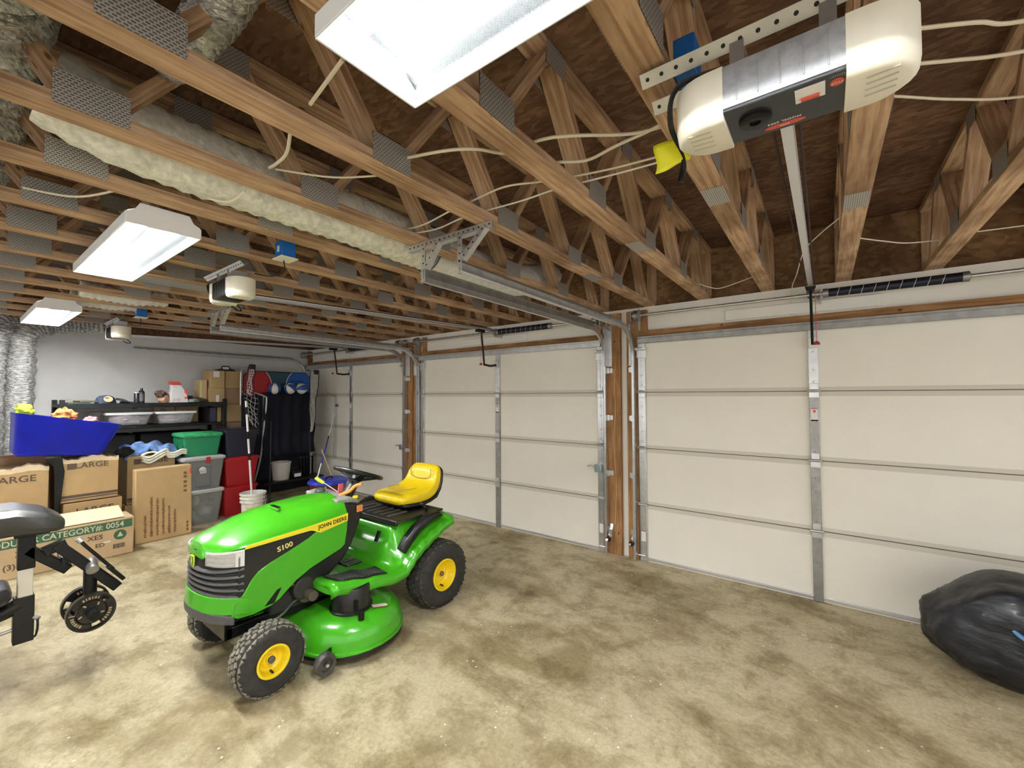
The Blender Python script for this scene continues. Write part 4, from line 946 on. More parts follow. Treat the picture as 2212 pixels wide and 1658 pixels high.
for y, h, r, lab in ((-2.50, .155, .030, 'shorter dark bottle with a pale cap ring standing on the black rack'), (-2.455, .20, .033, 'taller black bottle with neck standing on the black rack')):
    t = thing('bottle', lab, 'bottle', (-.43, y, T0), group='bottles on the rack', world=True)
    b = MB(); b.lathe([(r*.95, 0), (r, .008), (r, h*.74), (r*.45, h*.86), (r*.42, h), (.001, h)] if h > .18 else [(r*.95, 0), (r, .008), (r, h*.9), (r*.9, h*.93), (.001, h*.93)], (-.43, y, T0), n=20, cap=False); b.build('bottle_body', pmat('bottle_black', (.018, .018, .022), .3), t)
    b = MB(); b.lathe([(r+.001, h*.15), (r+.001, h*.6)] if h > .18 else [(r+.001, h*.86), (r+.001, h*.92)], (-.43, y, T0), n=20, cap=False); b.build('bottle_label', pmat('bottle_label', (.12, .11, .12), .5) if h > .18 else STK, t)
t = thing('plush_toy', 'brown plush toy slumped on the black rack left of the white bag', 'toy', (-.45, -2.22, T0), world=True)
lump('toy_body', None, None, (-.45, -2.21, T0+.055), (.07, .075, .065), FAB('plush_pink', (.36, .19, .13), (.55, .32, .22)), 4, parent=t)
t2 = lump('toy_head', None, None, (-.43, -2.26, T0+.12), (.06, .06, .045), FAB('plush_brown', (.09, .05, .035)), 6, parent=t)
t = thing('paper_bag', 'white and red paper bag standing open on the black rack', 'bag', (-.43, -2.06, T0), world=True)
b = MB(); b.ringloft([[(-.43+sx*dx, -2.065+yo+sy*dy, T0+z) for sx, sy in ((-1, -1), (1, -1), (1, 1), (-1, 1))] for z, dx, dy, yo in ((0, .055, .105, 0), (.12, .058, .088, -.01), (.20, .05, .062, -.02), (.24, .045, .055, -.035), (.285, .02, .058, -.055))]); b.build('bag_body', pmat('bag_white', (.82, .80, .80), .7), t, bevel=.006, smooth=50)
b = MB(); b.ringloft([[(-.429+sx*dx, -2.065+yo+sy*dy, T0+z) for sx, sy in ((-1, -1), (1, -1), (1, 1), (-1, 1))] for z, dx, dy, yo in ((.243, .047, .057, -.036), (.29, .022, .060, -.057))]); b.build('red_top', pmat('bag_red', (.80, .12, .08), .6), t)
b = MB(); b.box((-.376, -1.995, T0+.12), (.006, .035, .13), rotm(0, 0, 0)); b.build('red_panel', MATS['bag_red'], t, bevel=.002)
text(t, 'ATE', .05, (-.371, -2.10, T0+.04), RX, pmat('rose_ink', (.7, .35, .4), .7))
lump('crumpled_bag', 'green and white crumpled bag on the rack right of the white bag', 'bag', (-.42, -1.90, T0+.025), (.06, .08, .03), FAB('greenbag', (.10, .20, .08), (.6, .65, .55)), 12)
lump('work_gloves', 'dark olive gloves on the right part of the rack top', 'gloves', (-.47, -1.82, T0+.035), (.06, .09, .035), FAB('olive', (.07, .07, .035)), 14)
for i, (y0, y1, z, c, lab) in enumerate(((-3.12, -2.93, 0, (.03, .05, .035), 'dark green flat case on the left end of the rack'), (-3.02, -2.86, .022, (.10, .11, .08), 'grey green folder lying on the rack beside the cap'))):
    o = MB().rng(-.85, -.38, y0, y1, T0+z, T0+z+.02).build('flat_case', pmat('case_%d' % i, c, .5), None, bevel=.003); tag(o, lab, 'case')
o = MB().rng(-.80, -.74, -3.08, -2.84, T0+.045, T0+.055).build('wood_lath', CARD2); tag(o, 'thin wooden lath lying across the flat cases on the rack', 'lath')
o = MB().rng(-.52, -.40, -2.14, -1.90, T0+.001, T0+.10).build('dark_box', pmat('case_2', (.02, .02, .022), .5), None, bevel=.004); tag(o, 'black low box behind the white bag on the rack', 'box'); o.location = (-.12, .03, 0)
# clear bins on the second shelf
CLR = pmat('clear_plastic', (.80, .80, .82), .25, alpha=.22); RIM = pmat('bin_rim_white', (.85, .85, .86), .4); CONT = FAB('bin_content', (.60, .42, .48), (.85, .78, .80))
def bin_(name, label, y0, y1, z0, z1, x0, x1, mat, rimm, group, content=None, inset=.04, cat='storage bin', lid=True, lidmat=None):
    t = thing(name, label, cat, ((x0+x1)/2, (y0+y1)/2, z0), group=group, world=True)
    def sec(k, z): i = inset*(1-k); return tubsec(z, x0+i, x1-i, y0+i, y1-i, .025, 3)
    b = MB(); b.ringloft([sec(0, z0), sec(.5, (z0+z1)/2), sec(1, z1), tubsec(z1, x0+.008, x1-.008, y0+.008, y1-.008, .02, 3), tubsec(z0+.01, x0+inset+.006, x1-inset-.006, y0+inset+.006, y1-inset-.006, .02, 3)]); b.build('bin_body', mat, t, smooth=40)
    b = MB(); b.ringloft([tubsec(z1-.022, x0-.012, x1+.012, y0-.012, y1+.012, .03, 3), tubsec(z1+.006, x0-.014, x1+.014, y0-.014, y1+.014, .03, 3)]+([tubsec(z1+.018, x0+.005, x1-.005, y0+.005, y1-.005, .03, 3)] if lid else [tubsec(z1+.004, x0+.01, x1-.01, y0+.01, y1-.01, .03, 3), tubsec(z1-.02, x0+.01, x1-.01, y0+.01, y1-.01, .03, 3)]), cap=lid); b.build('lid' if lid else 'rim', rimm, t, smooth=40)
    return t
for y0, y1, lab, sd in ((-2.79, -2.36, 'clear plastic bin with white rim, left one of the two on the middle rack shelf', 1), (-2.31, -1.885, 'clear plastic bin with white rim, right one of the two on the middle rack shelf', 2)):
    t = bin_('storage_bin', lab, y0, y1, 1.222, 1.375, -.72, -.34, CLR, RIM, 'clear bins on the rack', lid=False)
    o = lump('contents', None, None, (-.53, (y0+y1)/2, 1.29), (.15, .17, .06), CONT, sd, parent=t)
t = bin_('storage_bin', 'smoky plastic bin half hidden behind the left white rimmed bin', -2.90, -2.81, 1.222, 1.385, -.80, -.50, CLR, pmat('smoky_rim', (.30, .29, .27), .5), None, lid=False)
o = MB().tube(smooth_path([(-.36, -2.30, 1.38), (-.36, -2.28, 1.41), (-.36, -2.24, 1.41), (-.36, -2.22, 1.385)], 5), .004, 6).build('handle', BLK); tag(o, 'thin black wire handle between the two clear bins', 'handle')
for i, (y0, y1, m, lab) in enumerate(((-2.25, -2.02, CARD2, 'cardboard box behind the clear bins, left one'), (-2.01, -1.74, CARD, 'cardboard box behind the clear bins, right one'), (-1.70, -1.62, pmat('black_can', (.012, .012, .03), .35), 'black carton beside the amber carton on the middle shelf'), (-1.61, -1.56, pmat('amber_box', (.26, .16, .06), .4), 'amber brown carton at the right end of the middle shelf'))):
    o = MB().rng(-.90, -.74 if i < 2 else -.40, y0, y1, 1.2135, 1.445 if i < 2 else 1.42).build('carton', m, None, bevel=.004); tag(o, lab, 'box')
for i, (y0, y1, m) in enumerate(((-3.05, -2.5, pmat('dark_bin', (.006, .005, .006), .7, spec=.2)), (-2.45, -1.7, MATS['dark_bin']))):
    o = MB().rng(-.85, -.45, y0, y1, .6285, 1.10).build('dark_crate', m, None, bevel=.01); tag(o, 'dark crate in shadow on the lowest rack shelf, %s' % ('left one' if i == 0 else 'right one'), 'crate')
# stack of cartons beyond the rack
ST = [(-.78, -.46, -1.505, -1.24, 0, .45), (-.78, -.46, -1.50, -1.24, .451, .95), (-.78, -.46, -1.505, -1.245, .951, 1.20), (-.78, -.44, -1.50, -1.235, 1.201, 1.46), (-.78, -.45, -1.51, -1.245, 1.461, 1.70), (-.78, -.45, -1.50, -1.25, 1.701, 1.955)]
NM = ['bottom', 'second', 'third', 'fourth', 'fifth', 'topmost']
for i, q in enumerate(ST):
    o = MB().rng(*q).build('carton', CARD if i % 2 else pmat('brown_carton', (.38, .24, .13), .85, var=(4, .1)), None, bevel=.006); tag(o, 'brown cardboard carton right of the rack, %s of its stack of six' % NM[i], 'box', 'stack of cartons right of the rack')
STW = [(-.74, -.42, -1.70, -1.515, T0, 1.70), (-.74, -.42, -1.69, -1.515, 1.701, 1.955), (-.74, -.50, -1.80, -1.71, T0, 1.82)]
for i, q in enumerate(STW):
    o = thing('carton', ('cardboard carton with a white label on the right end of the rack, lower one', 'cardboard carton with a white label, upper one on the rack end', 'narrow upright carton with yellow tape on the rack')[i], 'box', ((q[0]+q[1])/2, (q[2]+q[3])/2, q[4]), group='cartons on the rack end', world=True)
    MB().rng(*q).build('carton_body', CARD if i < 2 else CARD2, o, bevel=.005)
    if i < 2: MB().rng(q[1], q[1]+.002, -1.625 if i == 0 else -1.66, -1.585 if i == 0 else -1.585, (1.50, 1.86)[i], (1.60, 1.945)[i]).build('label_sheet', STK, o, smooth=0)
    else: MB().rng(q[1], q[1]+.002, -1.795, -1.775, 1.52, 1.80).build('tape', pmat('tape_yellow', (.7, .68, .3), .5), o, smooth=0)
t = thing('tool_case', 'small dark case with a handle on the topmost carton', 'case', (-.6, -1.40, 1.956), world=True)
b = MB(); b.ringloft([[(-.62+sx*.09, -1.45+sy*w_, z) for sx, sy in ((-1, -1), (1, -1), (1, 1), (-1, 1))] for z, w_ in ((1.9565, .12), (1.985, .10), (1.995, .06))]); b.build('case_body', pmat('case_brown', (.05, .02, .02), .5), t, bevel=.004)
b = MB(); b.tube([(-.54, -1.52, 1.985), (-.54, -1.51, 2.03), (-.54, -1.42, 2.03), (-.54, -1.40, 1.985)], .008, 8); b.build('handle', BLK, t)
b = MB(); b.rng(-.53, -.528, -1.50, -1.43, 1.985, 2.015); b.build('label', STK, t)
# totes ----------------------------------------------------------------------------------
TG = pmat('tote_green', (.012, .20, .085), .4); TGR = pmat('tote_grey', (.20, .205, .21), .5); TR = pmat('tote_red', (.38, .008, .015), .4); TN = pmat('tote_navy', (.004, .005, .016), .45)
CLR2 = pmat('cloudy_plastic', (.50, .53, .53), .35, alpha=.34)
t = bin_('storage_tote', 'green lidded storage tote at the top of its stack', -2.235, -1.82, .835, 1.10, .0, .40, TG, pmat('tote_green_lid', (.03, .33, .12), .5, var=(20, .4)), 'stacked storage totes', inset=.03)
b = MB()
for i in range(6): b.rng(.06+i*.055, .075+i*.055, -2.242, -2.225, .93, 1.06)
for i in range(7): b.rng(.397, .402, -2.19+i*.05, -2.185+i*.05, 1.055, 1.075)
b.build('ribs', TG, t, smooth=0)
t = bin_('storage_tote', 'grey storage tote with a red latch under the green tote', -2.26, -1.82, .425, .815, .03, .50, TGR, pmat('tote_grey_lid', (.42, .43, .43), .5), 'stacked storage totes')
b = MB(); b.rng(.512, .522, -2.03, -1.985, .755, .83); b.build('latch', TR, t, bevel=.004)
b = MB(); b.rng(.480, .492, -2.13, -1.97, .47, .72); b.build('recess_panel', pmat('tote_grey_dark', (.15, .155, .16), .5), t, bevel=.004)
b = MB(); b.rng(.493, .496, -2.085, -2.02, .63, .68); b.lathe([(.035, 0), (.035, .003)], (.493, -2.06, .675), RX, 16); b.build('label', STK, t)
t = bin_('storage_tote', 'cloudy clear storage tote at the bottom under the grey tote', -2.25, -1.83, .0, .408, .03, .50, CLR2, pmat('cloudy_lid', (.5, .52, .52), .45), 'stacked storage totes')
for i, (y, z, c) in enumerate(((-2.12, .28, (.7, .7, .68)), (-1.98, .14, (.45, .55, .52)), (-2.15, .10, (.6, .6, .6)))):
    o = lump('contents', None, None, (.36, y, z), (.08, .07, .07), pmat('jar_%d' % i, c, .4), i+20, .2, parent=t)
t = bin_('storage_tote', 'navy black storage tote on top of the red totes', -1.79, -1.385, .77, 1.13, .0, .40, TN, TN, 'stacked storage totes')
t = bin_('storage_tote', 'upper red storage tote under the navy one', -1.79, -1.375, .395, .755, .0, .40, TR, TR, 'stacked storage totes')
t = bin_('storage_tote', 'lower red storage tote standing on the floor', -1.80, -1.39, .0, .378, .0, .40, TR, TR, 'stacked storage totes')
# basketball arcade game --------------------------------------------------------------------
t = thing('basketball_game', 'folded arcade basketball game with red and blue backboard, silver tubes and a navy cloth', 'arcade game', (-.2, -.8, 0), world=True)
RB = pmat('board_red', (.33, .008, .012), .45); BB = pmat('board_blue', (.01, .10, .42), .4); GB = pmat('board_teal', (.012, .06, .09), .4); NAVY = FAB('navy_cloth', (.002, .0025, .010)); NAVY2 = pmat('navy_trim', (.01, .012, .03), .5)
yL, yR, zb, zt = -1.355, -.345, 1.60, 1.965
MB().prism([(yL, zb), (yR, zb), (yR, zt-.08), (yR-.08, zt), (yL+.08, zt), (yL, zt-.08)], .012, (-.215, 0, 0), RX).build('backboard', NAVY2, t)
MB().prism([(yL+.015, zb), (-.96, zb), (-.955, 1.78), (-.99, 1.88), (-1.04, zt-.012), (yL+.085, zt-.012), (yL+.015, zt-.085)], .004, (-.203, 0, 0), RX).build('red_panel', RB, t, smooth=0)
MB().prism([(-.73, zb), (yR-.015, zb), (yR-.015, zt-.085), (yR-.085, zt-.012), (-.64, zt-.012), (-.70, 1.88), (-.735, 1.78)], .004, (-.203, 0, 0), RX).build('blue_panel', BB, t, smooth=0)
MB().prism([(-.955, 1.72), (-.735, 1.72), (-.735, 1.78), (-.70, 1.88), (-.66, zt-.02), (-1.02, zt-.02), (-.985, 1.88), (-.955, 1.78)], .003, (-.203, 0, 0), RX).build('centre_panel', GB, t, smooth=0)
b = MB(); P1 = smooth_path([(-.197, -1.04, zt-.015), (-.197, -.99, 1.88), (-.197, -.958, 1.78), (-.197, -.96, 1.68)], 4); P2 = smooth_path([(-.197, -.65, zt-.015), (-.197, -.705, 1.88), (-.197, -.737, 1.78), (-.197, -.735, 1.68)], 4)
b.tube(P1, .004, 6); b.tube(P2, .004, 6); b.build('white_line', STK, t)
b = MB(); b.tube([(-.196, -.655, 1.76), (-.196, -.655, 1.82), (-.196, -.48, 1.82), (-.196, -.48, 1.76)], .005, 6); b.build('target_box', NAVY2, t)
b = MB(); b.grid(lambda u, v: (-.13+.018*math.sin(v*31)+.01*math.sin(v*13+u*3), -1.10+.80*v+.012*math.sin(u*14), 1.64-.98*u), 20, 60); b.build('cloth', NAVY, t, smooth=70, solid=.006)
SILV = pmat('silver_tube', (.60, .60, .58), .35, .7)
b = MB(); b.tube(smooth_path([(-.16, -1.27, .05), (-.16, -1.13, .60), (-.13, -1.10, 1.0), (-.10, -1.07, 1.50), (-.11, -1.10, 1.58), (-.16, -1.22, 1.63)], 6), .0125, 10); b.build('side_tube', SILV, t)
b = MB(); b.tube(smooth_path([(-.20, -1.385, 1.45), (-.20, -1.385, 1.90), (-.20, -1.36, 1.985), (-.20, -1.30, 2.0)], 5), .011, 10); b.build('corner_tube', SILV, t)
b = MB(); b.tube(smooth_path([(.0, -.34, 1.62), (.0, -.14, 1.62), (.0, .0-.03, 1.575), (.0, -.02, 1.53), (.0, -.03, 1.0), (.0, -.04, .55)], 6), .009, 10); b.build('side_tube', GALVD, t)
for y in (-1.10, -.33): MB().tube([(-.20, y, 0), (-.20, y, zb)], .013, 10).build('leg', SILV if y > -1 else BLK, t)
for y in (-1.0, -.40): MB().tube([(.10, y-.1, 0), (-.10, y, 1.2)], .012, 8).build('leg', BLK, t)
MB().rng(-.20, -.185, -1.375, -1.09, .40, 1.60).build('side_dark_panel', NAVY, t, smooth=0)  # dark panel added behind the net to cover the pale wall
MB().rng(-.62, -.60, -1.20, -.12, .02, .72).build('rear_dark_panel', NAVY, t, smooth=0)  # added dark panel, stands in for the darkness under the game
b = MB(); b.rng(-.05, .25, -1.25, -.35, .30, .33); b.build('base_board', BLK, t, bevel=.004)
# side nets with their hoops folded up
NETR = pmat('net_maroon', (.10, .012, .03), .8); NETW = pmat('net_white', (.62, .60, .58), .8)
def netpatch(name, label, P00, P10, P01, P11, nu, nv, mat, frame, fr_mat, r=.0028, frr=.012):
    t = thing(name, label, 'net', tuple(P00), world=True)
    P00, P10, P01, P11 = map(Vector, (P00, P10, P01, P11))
    f = lambda u, v: (P00*(1-u)+P10*u)*(1-v)+(P01*(1-u)+P11*u)*v+Vector((.012*math.sin(v*9), .008*math.sin(v*13+u*5), 0))
    b = MB()
    for i in range(nu+1): b.tube([f(i/nu, j/8) for j in range(9)], r, 5)
    for j in range(nv+1): b.tube([f(i/4, min(1, max(0, j/nv+.02*math.sin(i*2+j)))) for i in range(5)], r, 5)
    b.build('mesh', mat, t)
    b = MB(); b.tube([f(0, j/8) for j in range(9)]+[f(1, 1-j/8) for j in range(9)], frr, 8, closed=True); b.build('edge', fr_mat, t)
    return t
netpatch('side_net', 'maroon and white folded goal net left of the basketball game, upper part', (.12, -1.46, 1.64), (.12, -1.36, 1.56), (.12, -1.405, 2.01), (.12, -1.325, 2.02), 4, 12, NETW, 1, NETR, .0045, .012)
netpatch('side_net', 'dark net hanging with white cords left of the navy cloth', (.05, -1.40, 1.28), (.05, -1.24, 1.02), (.05, -1.46, 1.66), (.05, -1.25, 1.60), 4, 8, NETW, 1, BLK, .0026, .008)
netpatch('side_net', 'white goal net with black edge at the right of the basketball game', (.12, -.52, 1.0), (.12, -.46, 1.02), (.12, -.52, 1.98), (.12, -.37, 1.97), 10, 46, NETW, 1, BLK, .0022, .007)
for (x, y, z, lab) in ((.12, -1.365, 2.0, 'dark pad at the top of the left folded net'), (.12, -.42, 1.96, 'black pad at the top of the right white net')):
    o = MB().box((x+.01, y, z), (.03, .085, .07), rotm(0, 0, 0)).build('net_pad', NAVY2, None, bevel=.01); tag(o, lab, 'pad')
def ball(y, lab, a):
    t = thing('basketball', lab, 'ball', (-.10, y, 1.70), group='balls resting on the game cloth', rot=(a, .3, .2))
    b = MB(); nv, nu = 14, 24; r = .088
    for cur, par in ((0, 0), (1, 1)):
        pass
    b.sph((0, 0, 0), r, nu, nv)
    fc = []
    for i, f in enumerate(b.f):
        c = sum((b.v[k] for k in f), Vector())/len(f); b.mi[i] = 1 if (math.atan2(c.y, c.x) % (PI/1.5)) < PI/3 else 0
    b.build('ball_surface', [pmat('ball_white', (.78, .76, .72), .45), pmat('ball_blue', (.02, .09, .38), .45)], t, smooth=60)
ball(-.955, 'white and blue ball at the left, on the red side of the backboard', .2)
ball(-.725, 'white and blue ball, left of the two on the blue side', .9)
ball(-.545, 'white and blue ball nearest the right corner of the backboard', 1.7)
# white bucket under the game and jug
t = thing('bucket', 'pale bucket in shadow under the basketball game', 'bucket', (-.10, -.89, .331), world=True)
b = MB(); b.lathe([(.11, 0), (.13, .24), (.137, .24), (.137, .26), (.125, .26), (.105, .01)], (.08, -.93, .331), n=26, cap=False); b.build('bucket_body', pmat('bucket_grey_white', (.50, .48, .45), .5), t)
t = thing('jug', 'dark oil jug with a white label under the basketball game', 'jug', (.1, -.75, .331), world=True)
b = MB(); b.rng(.10, .18, -.80, -.66, .331, .44); b.build('jug_body', BLK, t, bevel=.012)
b = MB(); b.rng(.181, .183, -.78, -.68, .35, .40); b.build('jug_label', STK, t); b = MB(); b.tube([(.14, -.78, .44), (.14, -.77, .48), (.14, -.70, .48), (.14, -.69, .44)], .009, 8); b.build('handle', BLK, t)
t = thing('slatted_stand', 'small dark slatted stand under the right half of the basketball game', 'stand', (-.02, -.5, .331), world=True)
for i in range(5): MB().rng(-.04, .0, -.60+i*.05, -.585+i*.05, .331, .60).build('slat', BLK, t, bevel=.002)
MB().rng(-.04, .0, -.62, -.37, .60, .612).build('top_rail', BLK, t)
# white bucket in front
t = thing('bucket', 'white ribbed plastic bucket standing in front of the red totes', 'bucket', (.79, -1.60, 0), world=True)
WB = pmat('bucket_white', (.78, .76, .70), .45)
b = MB(); b.lathe([(.120, 0), (.128, .24), (.146, .242), (.146, .256), (.132, .258), (.133, .285), (.148, .287), (.148, .300), (.134, .302), (.135, .33), (.150, .332), (.151, .352), (.140, .356), (.136, .352), (.12, .01), (.001, .01)], (.79, -1.60, 0), n=36, cap=False); b.build('bucket_body', WB, t)
b = MB(); b.ringloft([[(.79+.1345*math.cos(a), -1.60+.1345*math.sin(a), z) for a in [(-1.0+i*.12) for i in range(9)]] for z in (.14, .2)], cap=False, closed=False); b.build('printed_label', pmat('bucket_print', (.75, .62, .35), .6), t)
b = MB(); b.tube(smooth_path([(.85, -1.735, .27), (.93, -1.71, .16), (.935, -1.55, .12), (.90, -1.49, .27)], 6), .0028, 6); b.build('bail_handle', GALV, t)
# ball retriever pole, striped
t = thing('striped_pole', 'black and white striped pole standing in the white bucket', 'pole', (.80, -1.64, .02), world=True)
p0 = Vector((.85, -1.62, .02)); p1 = Vector((.93, -1.755, 1.545))
SEG = [(0, .50, 'w'), (.50, .555, 'b'), (.555, .675, 'w'), (.675, .735, 'b'), (.735, .875, 'w'), (.875, .935, 'b'), (.935, .985, 'w'), (.985, 1.0, 'b')]
for a, c, k in SEG: MB().tube([p0.lerp(p1, a), p0.lerp(p1, c)], .012 if k == 'w' else .0125, 10).build('pole_section', pmat('pole_white', (.82, .82, .80), .4) if k == 'w' else BLK, t)
t = thing('wire_rack', 'small black wire basket hanging on the side of the white bucket', 'basket', (.86, -1.47, .2), world=True)
b = MB()
for i in range(4): b.tube([(.90+.0*i, -1.52+i*.022, .14), (.90, -1.52+i*.022, .36)], .0022, 5)
for i in range(8): b.tube([(.90, -1.52, .15+i*.028), (.90, -1.454, .15+i*.028)], .0018, 5)
b.build('wire_grid', BLK, t)
# telescopic pole leaning in the corner
t = thing('telescopic_pole', 'silver telescopic pole with a blue grip leaning against the far left door', 'pole', (1.0, -1.0, .0), world=True)
p0 = Vector((1.02, -1.0, .03)); p1 = Vector((.86, -.50, 1.42))
for a, c, r, m in ((0, .43, .010, SILV), (.43, .62, .0135, None), (.62, .70, .009, BLK), (.70, 1.0, .007, SILV)):
    MB().tube([p0.lerp(p1, a), p0.lerp(p1, c)], r, 10).build('pole_section' if m else 'grip', m or pmat('grip_blue', (.015, .04, .25), .5), t)
b = MB(); b.box(p1+Vector((0, 0, .02)), (.03, .035, .04)); b.build('tip', TGRY, t)
t = thing('broom_handle', 'thin pale wooden stick leaning behind the tub with the blue lid', 'stick', (1.15, -.9, 0), world=True)
MB().tube([(1.12, -.55, .02), (.95, -.78, .82)], .007, 8).build('stick', CARD2, t)
# blue lidded tub
t = thing('lidded_tub', 'dark red tub with a bright blue lid standing behind the lawn mower', 'tub', (1.35, -1.0, 0), world=True)
def oct_(c, r, z): return [(c[0]+r*math.cos(PI/8+PI*i/4), c[1]+r*math.sin(PI/8+PI*i/4), z) for i in range(8)]
c = (1.42, -.94)
MB().ringloft([oct_(c, .20, 0), oct_(c, .225, .44)]).build('tub_body', pmat('tub_maroon', (.14, .006, .012), .4), t, bevel=.01)
MB().ringloft([oct_(c, .255, .44), oct_(c, .26, .475), oct_(c, .235, .492)]).build('lid', pmat('lid_blue', (.03, .06, .50), .35), t, bevel=.006)
b = MB(); b.tube([(1.44, -1.0, .495), (1.44, -.98, .515), (1.40, -.90, .515), (1.40, -.88, .495)], .01, 8); b.build('lid_handle', BLK, t)
b = MB(); b.bar((1.62, -1.10, .44), (1.64, -1.12, .26), .02, .006, up=(1, 0, 0)); b.build('strap', pmat('strap_green', (.25, .60, .30), .5), t)
# dark mat with items by the far left
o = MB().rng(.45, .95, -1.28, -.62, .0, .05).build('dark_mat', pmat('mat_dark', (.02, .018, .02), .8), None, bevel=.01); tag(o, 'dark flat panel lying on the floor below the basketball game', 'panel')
# wooden block by the door foot
o = MB().rng(1.72, 1.90, -.16, -.11, 0, .04).build('wood_block', POST); tag(o, 'small wooden offcut on the floor beside the far left door', 'wood')
# ================================================================ GARBAGE BAG
def bagf():
    b = MB(); nu, nv = 90, 46; rings = []
    c = Vector((7.60, -.42, 0))
    for i in range(nv+1):
        ph = PI*i/nv; r = []
        for j in range(nu):
            th = 2*PI*j/nu; d = Vector((math.sin(ph)*math.cos(th), math.sin(ph)*math.sin(th), -math.cos(ph)))
            k = 1+.13*MN.noise(d*1.3+Vector((1.2, 0, 4)))+.05*MN.noise(d*3.0)
            f = abs(MN.noise(Vector((d.x*7, d.y*7, d.z*2.2+3)))); f2 = abs(MN.noise(Vector((d.x*3.5+5, d.y*3.5, d.z*9)))); k += -.045*f-.028*f2
            z = .265+(abs(d.z)**.72)*(1 if d.z > 0 else -1)*.27*k
            rad = .36 if d.z < 0 else .36
            fl = (max(1e-4, 1-d.z*d.z))**-.17; x = c.x+d.x*fl*(.47 if d.x < 0 else .44)*k; y = c.y+d.y*fl*.33*k
            q_ = min(1, max(0, (x-7.12)/.30)); q_ = q_*q_*(3-2*q_); z *= .82+.20*q_
            z += .045*max(0, d.z)*math.exp(-((x-7.46)**2+(y+.35)**2)/.03)
            if d.z > 0: x += .05*d.z
            r.append((x, min(y, -.02), max(z, .004)))
        rings.append(r)
    b.ringloft(rings, cap=False); return b
t = thing('garbage_bag', 'full black garbage bag with a blue drawstring on the floor at the right', 'bag', (7.60, -.42, 0), world=True)
bagf().build('bag_body', pmat('bag_black', (.010, .011, .016), .42, coat=.05, bump=(7, .5, .018), stretch=(1, 1, 3.5)), t, smooth=80)
b = MB(); b.tube(smooth_path([(7.40, -.60, .405), (7.43, -.66, .37), (7.455, -.70, .345), (7.48, -.72, .33)], 5), .012, 6); b.build('drawstring', pmat('tie_blue', (.12, .32, .65), .5), t)
b = MB()
b.tube(smooth_path([(7.46, -.63, .42), (7.53, -.66, .43), (7.60, -.62, .46)], 5), .014, 6); b.build('drawstring', MATS['tie_blue'], t)
# ================================================================ DUCTS, WIRES, OPENERS
def flexf(path, r, rib=.018, amp=.006, n=20, seed=0, sag=None):
    """ribbed flexible duct swept along a path"""
    pts = smooth_path(path, 14); out = [pts[0]]
    for p in pts[1:]:
        if (p-out[-1]).length > rib/2: out.append(p)
    b = MB(); rr = [r+(amp if i % 2 else -amp)+(.012 if seed > 2 else .005)*MN.noise(p*6+Vector((seed, 0, 0))) for i, p in enumerate(out)]
    b.tube(out, rr, n); return b
def foil_mat(name, col, rough, metal, sc=38):
    return pmat(name, col, rough, metal, bump=(sc, 1.0, .03), var=(26, .72, (1.0, 1.0, .97)), stretch=(1, 1, 3.2))
FOIL = foil_mat('crinkled_foil', (.62, .62, .59), .28, .62, 30)
INSU = pmat('insulation_jacket', (.72, .70, .60), .6, var=(30, .25), bump=(45, .6, .01))
XL = lambda k: X0+DX*(k+.5)
o = tag(flexf([(4.61, -3.80, 2.62), (4.61, -3.55, 2.56), (4.615, -3.1, 2.545), (4.62, -2.6, 2.54), (4.62, -2.15, 2.53)], .135, .05, .004, 22, 1).build('flexible_duct', INSU, smooth=60), 'long pale insulated flexible duct lying between the trusses above the middle of the room', 'duct')
o = tag(flexf([(4.62, -2.12, 2.53), (4.62, -1.7, 2.515), (4.62, -1.3, 2.52), (4.62, -.9, 2.60), (4.62, -.6, 2.68)], .130, .05, .003, 22, 2).build('flexible_duct', pmat('insulation_white', (.74, .73, .68), .6, var=(20, .15), bump=(45, .6, .01)), smooth=60), 'white sagging end of the insulated duct beyond the steel hanger', 'duct')
o = tag(MB().tube([Vector((4.62, -2.13, 2.53))+Vector((.145*math.cos(2*PI*i/24), 0, .145*math.sin(2*PI*i/24))) for i in range(24)], .006, 6, closed=True).build('duct_tie', TGRY), 'thin grey tie around the joint of the insulated duct', 'tie')
o = tag(flexf([(5.20, -3.98, 2.70), (5.05, -3.97, 2.69), (4.5, -3.96, 2.68), (3.9, -3.96, 2.68), (3.3, -3.97, 2.68)], .155, .035, .008, 24, 3).build('foil_duct', FOIL, smooth=60), 'large silver foil duct crossing the trusses at the upper left corner', 'duct')
o = tag(flexf([(4.93, -3.55, 2.70), (5.1, -3.56, 2.66), (5.3, -3.56, 2.64), (5.55, -3.57, 2.66), (5.75, -3.60, 2.72)], .062, .02, .004, 16, 4).build('foil_duct', FOIL, smooth=60), 'thin silver foil duct passing through the trusses left of the nearest light', 'duct')
# vertical foil ducts at the far left
o = tag(flexf([(-.45, -3.50, .02), (-.45, -3.49, 1.0), (-.45, -3.48, 2.05), (-.46, -3.46, 2.26), (-.5, -3.36, 2.38), (-.52, -3.15, 2.44), (-.54, -2.9, 2.48), (-.58, -2.6, 2.56)], .115, .030, .009, 24, 5).build('foil_duct', FOIL, smooth=60), 'silver foil duct rising at the left, right one of the pair, bending along the trusses', 'duct')
o = tag(flexf([(-.36, -3.72, .02), (-.36, -3.71, 1.0), (-.36, -3.70, 1.9), (-.38, -3.68, 2.2), (-.45, -3.62, 2.38), (-.55, -3.4, 2.46)], .11, .028, .008, 24, 6).build('foil_duct', FOIL, smooth=60), 'silver foil duct rising at the left edge of the view, left one of the pair', 'duct')
o = tag(MB().rng(2.49, 2.85, -3.35, -2.35, 2.455, 2.72).build('sheet_metal_duct', pmat('sheet_metal', (.42, .42, .41), .5, .5, var=(3, .1)), None, bevel=.006), 'grey sheet metal duct between the trusses beyond the middle light', 'duct')
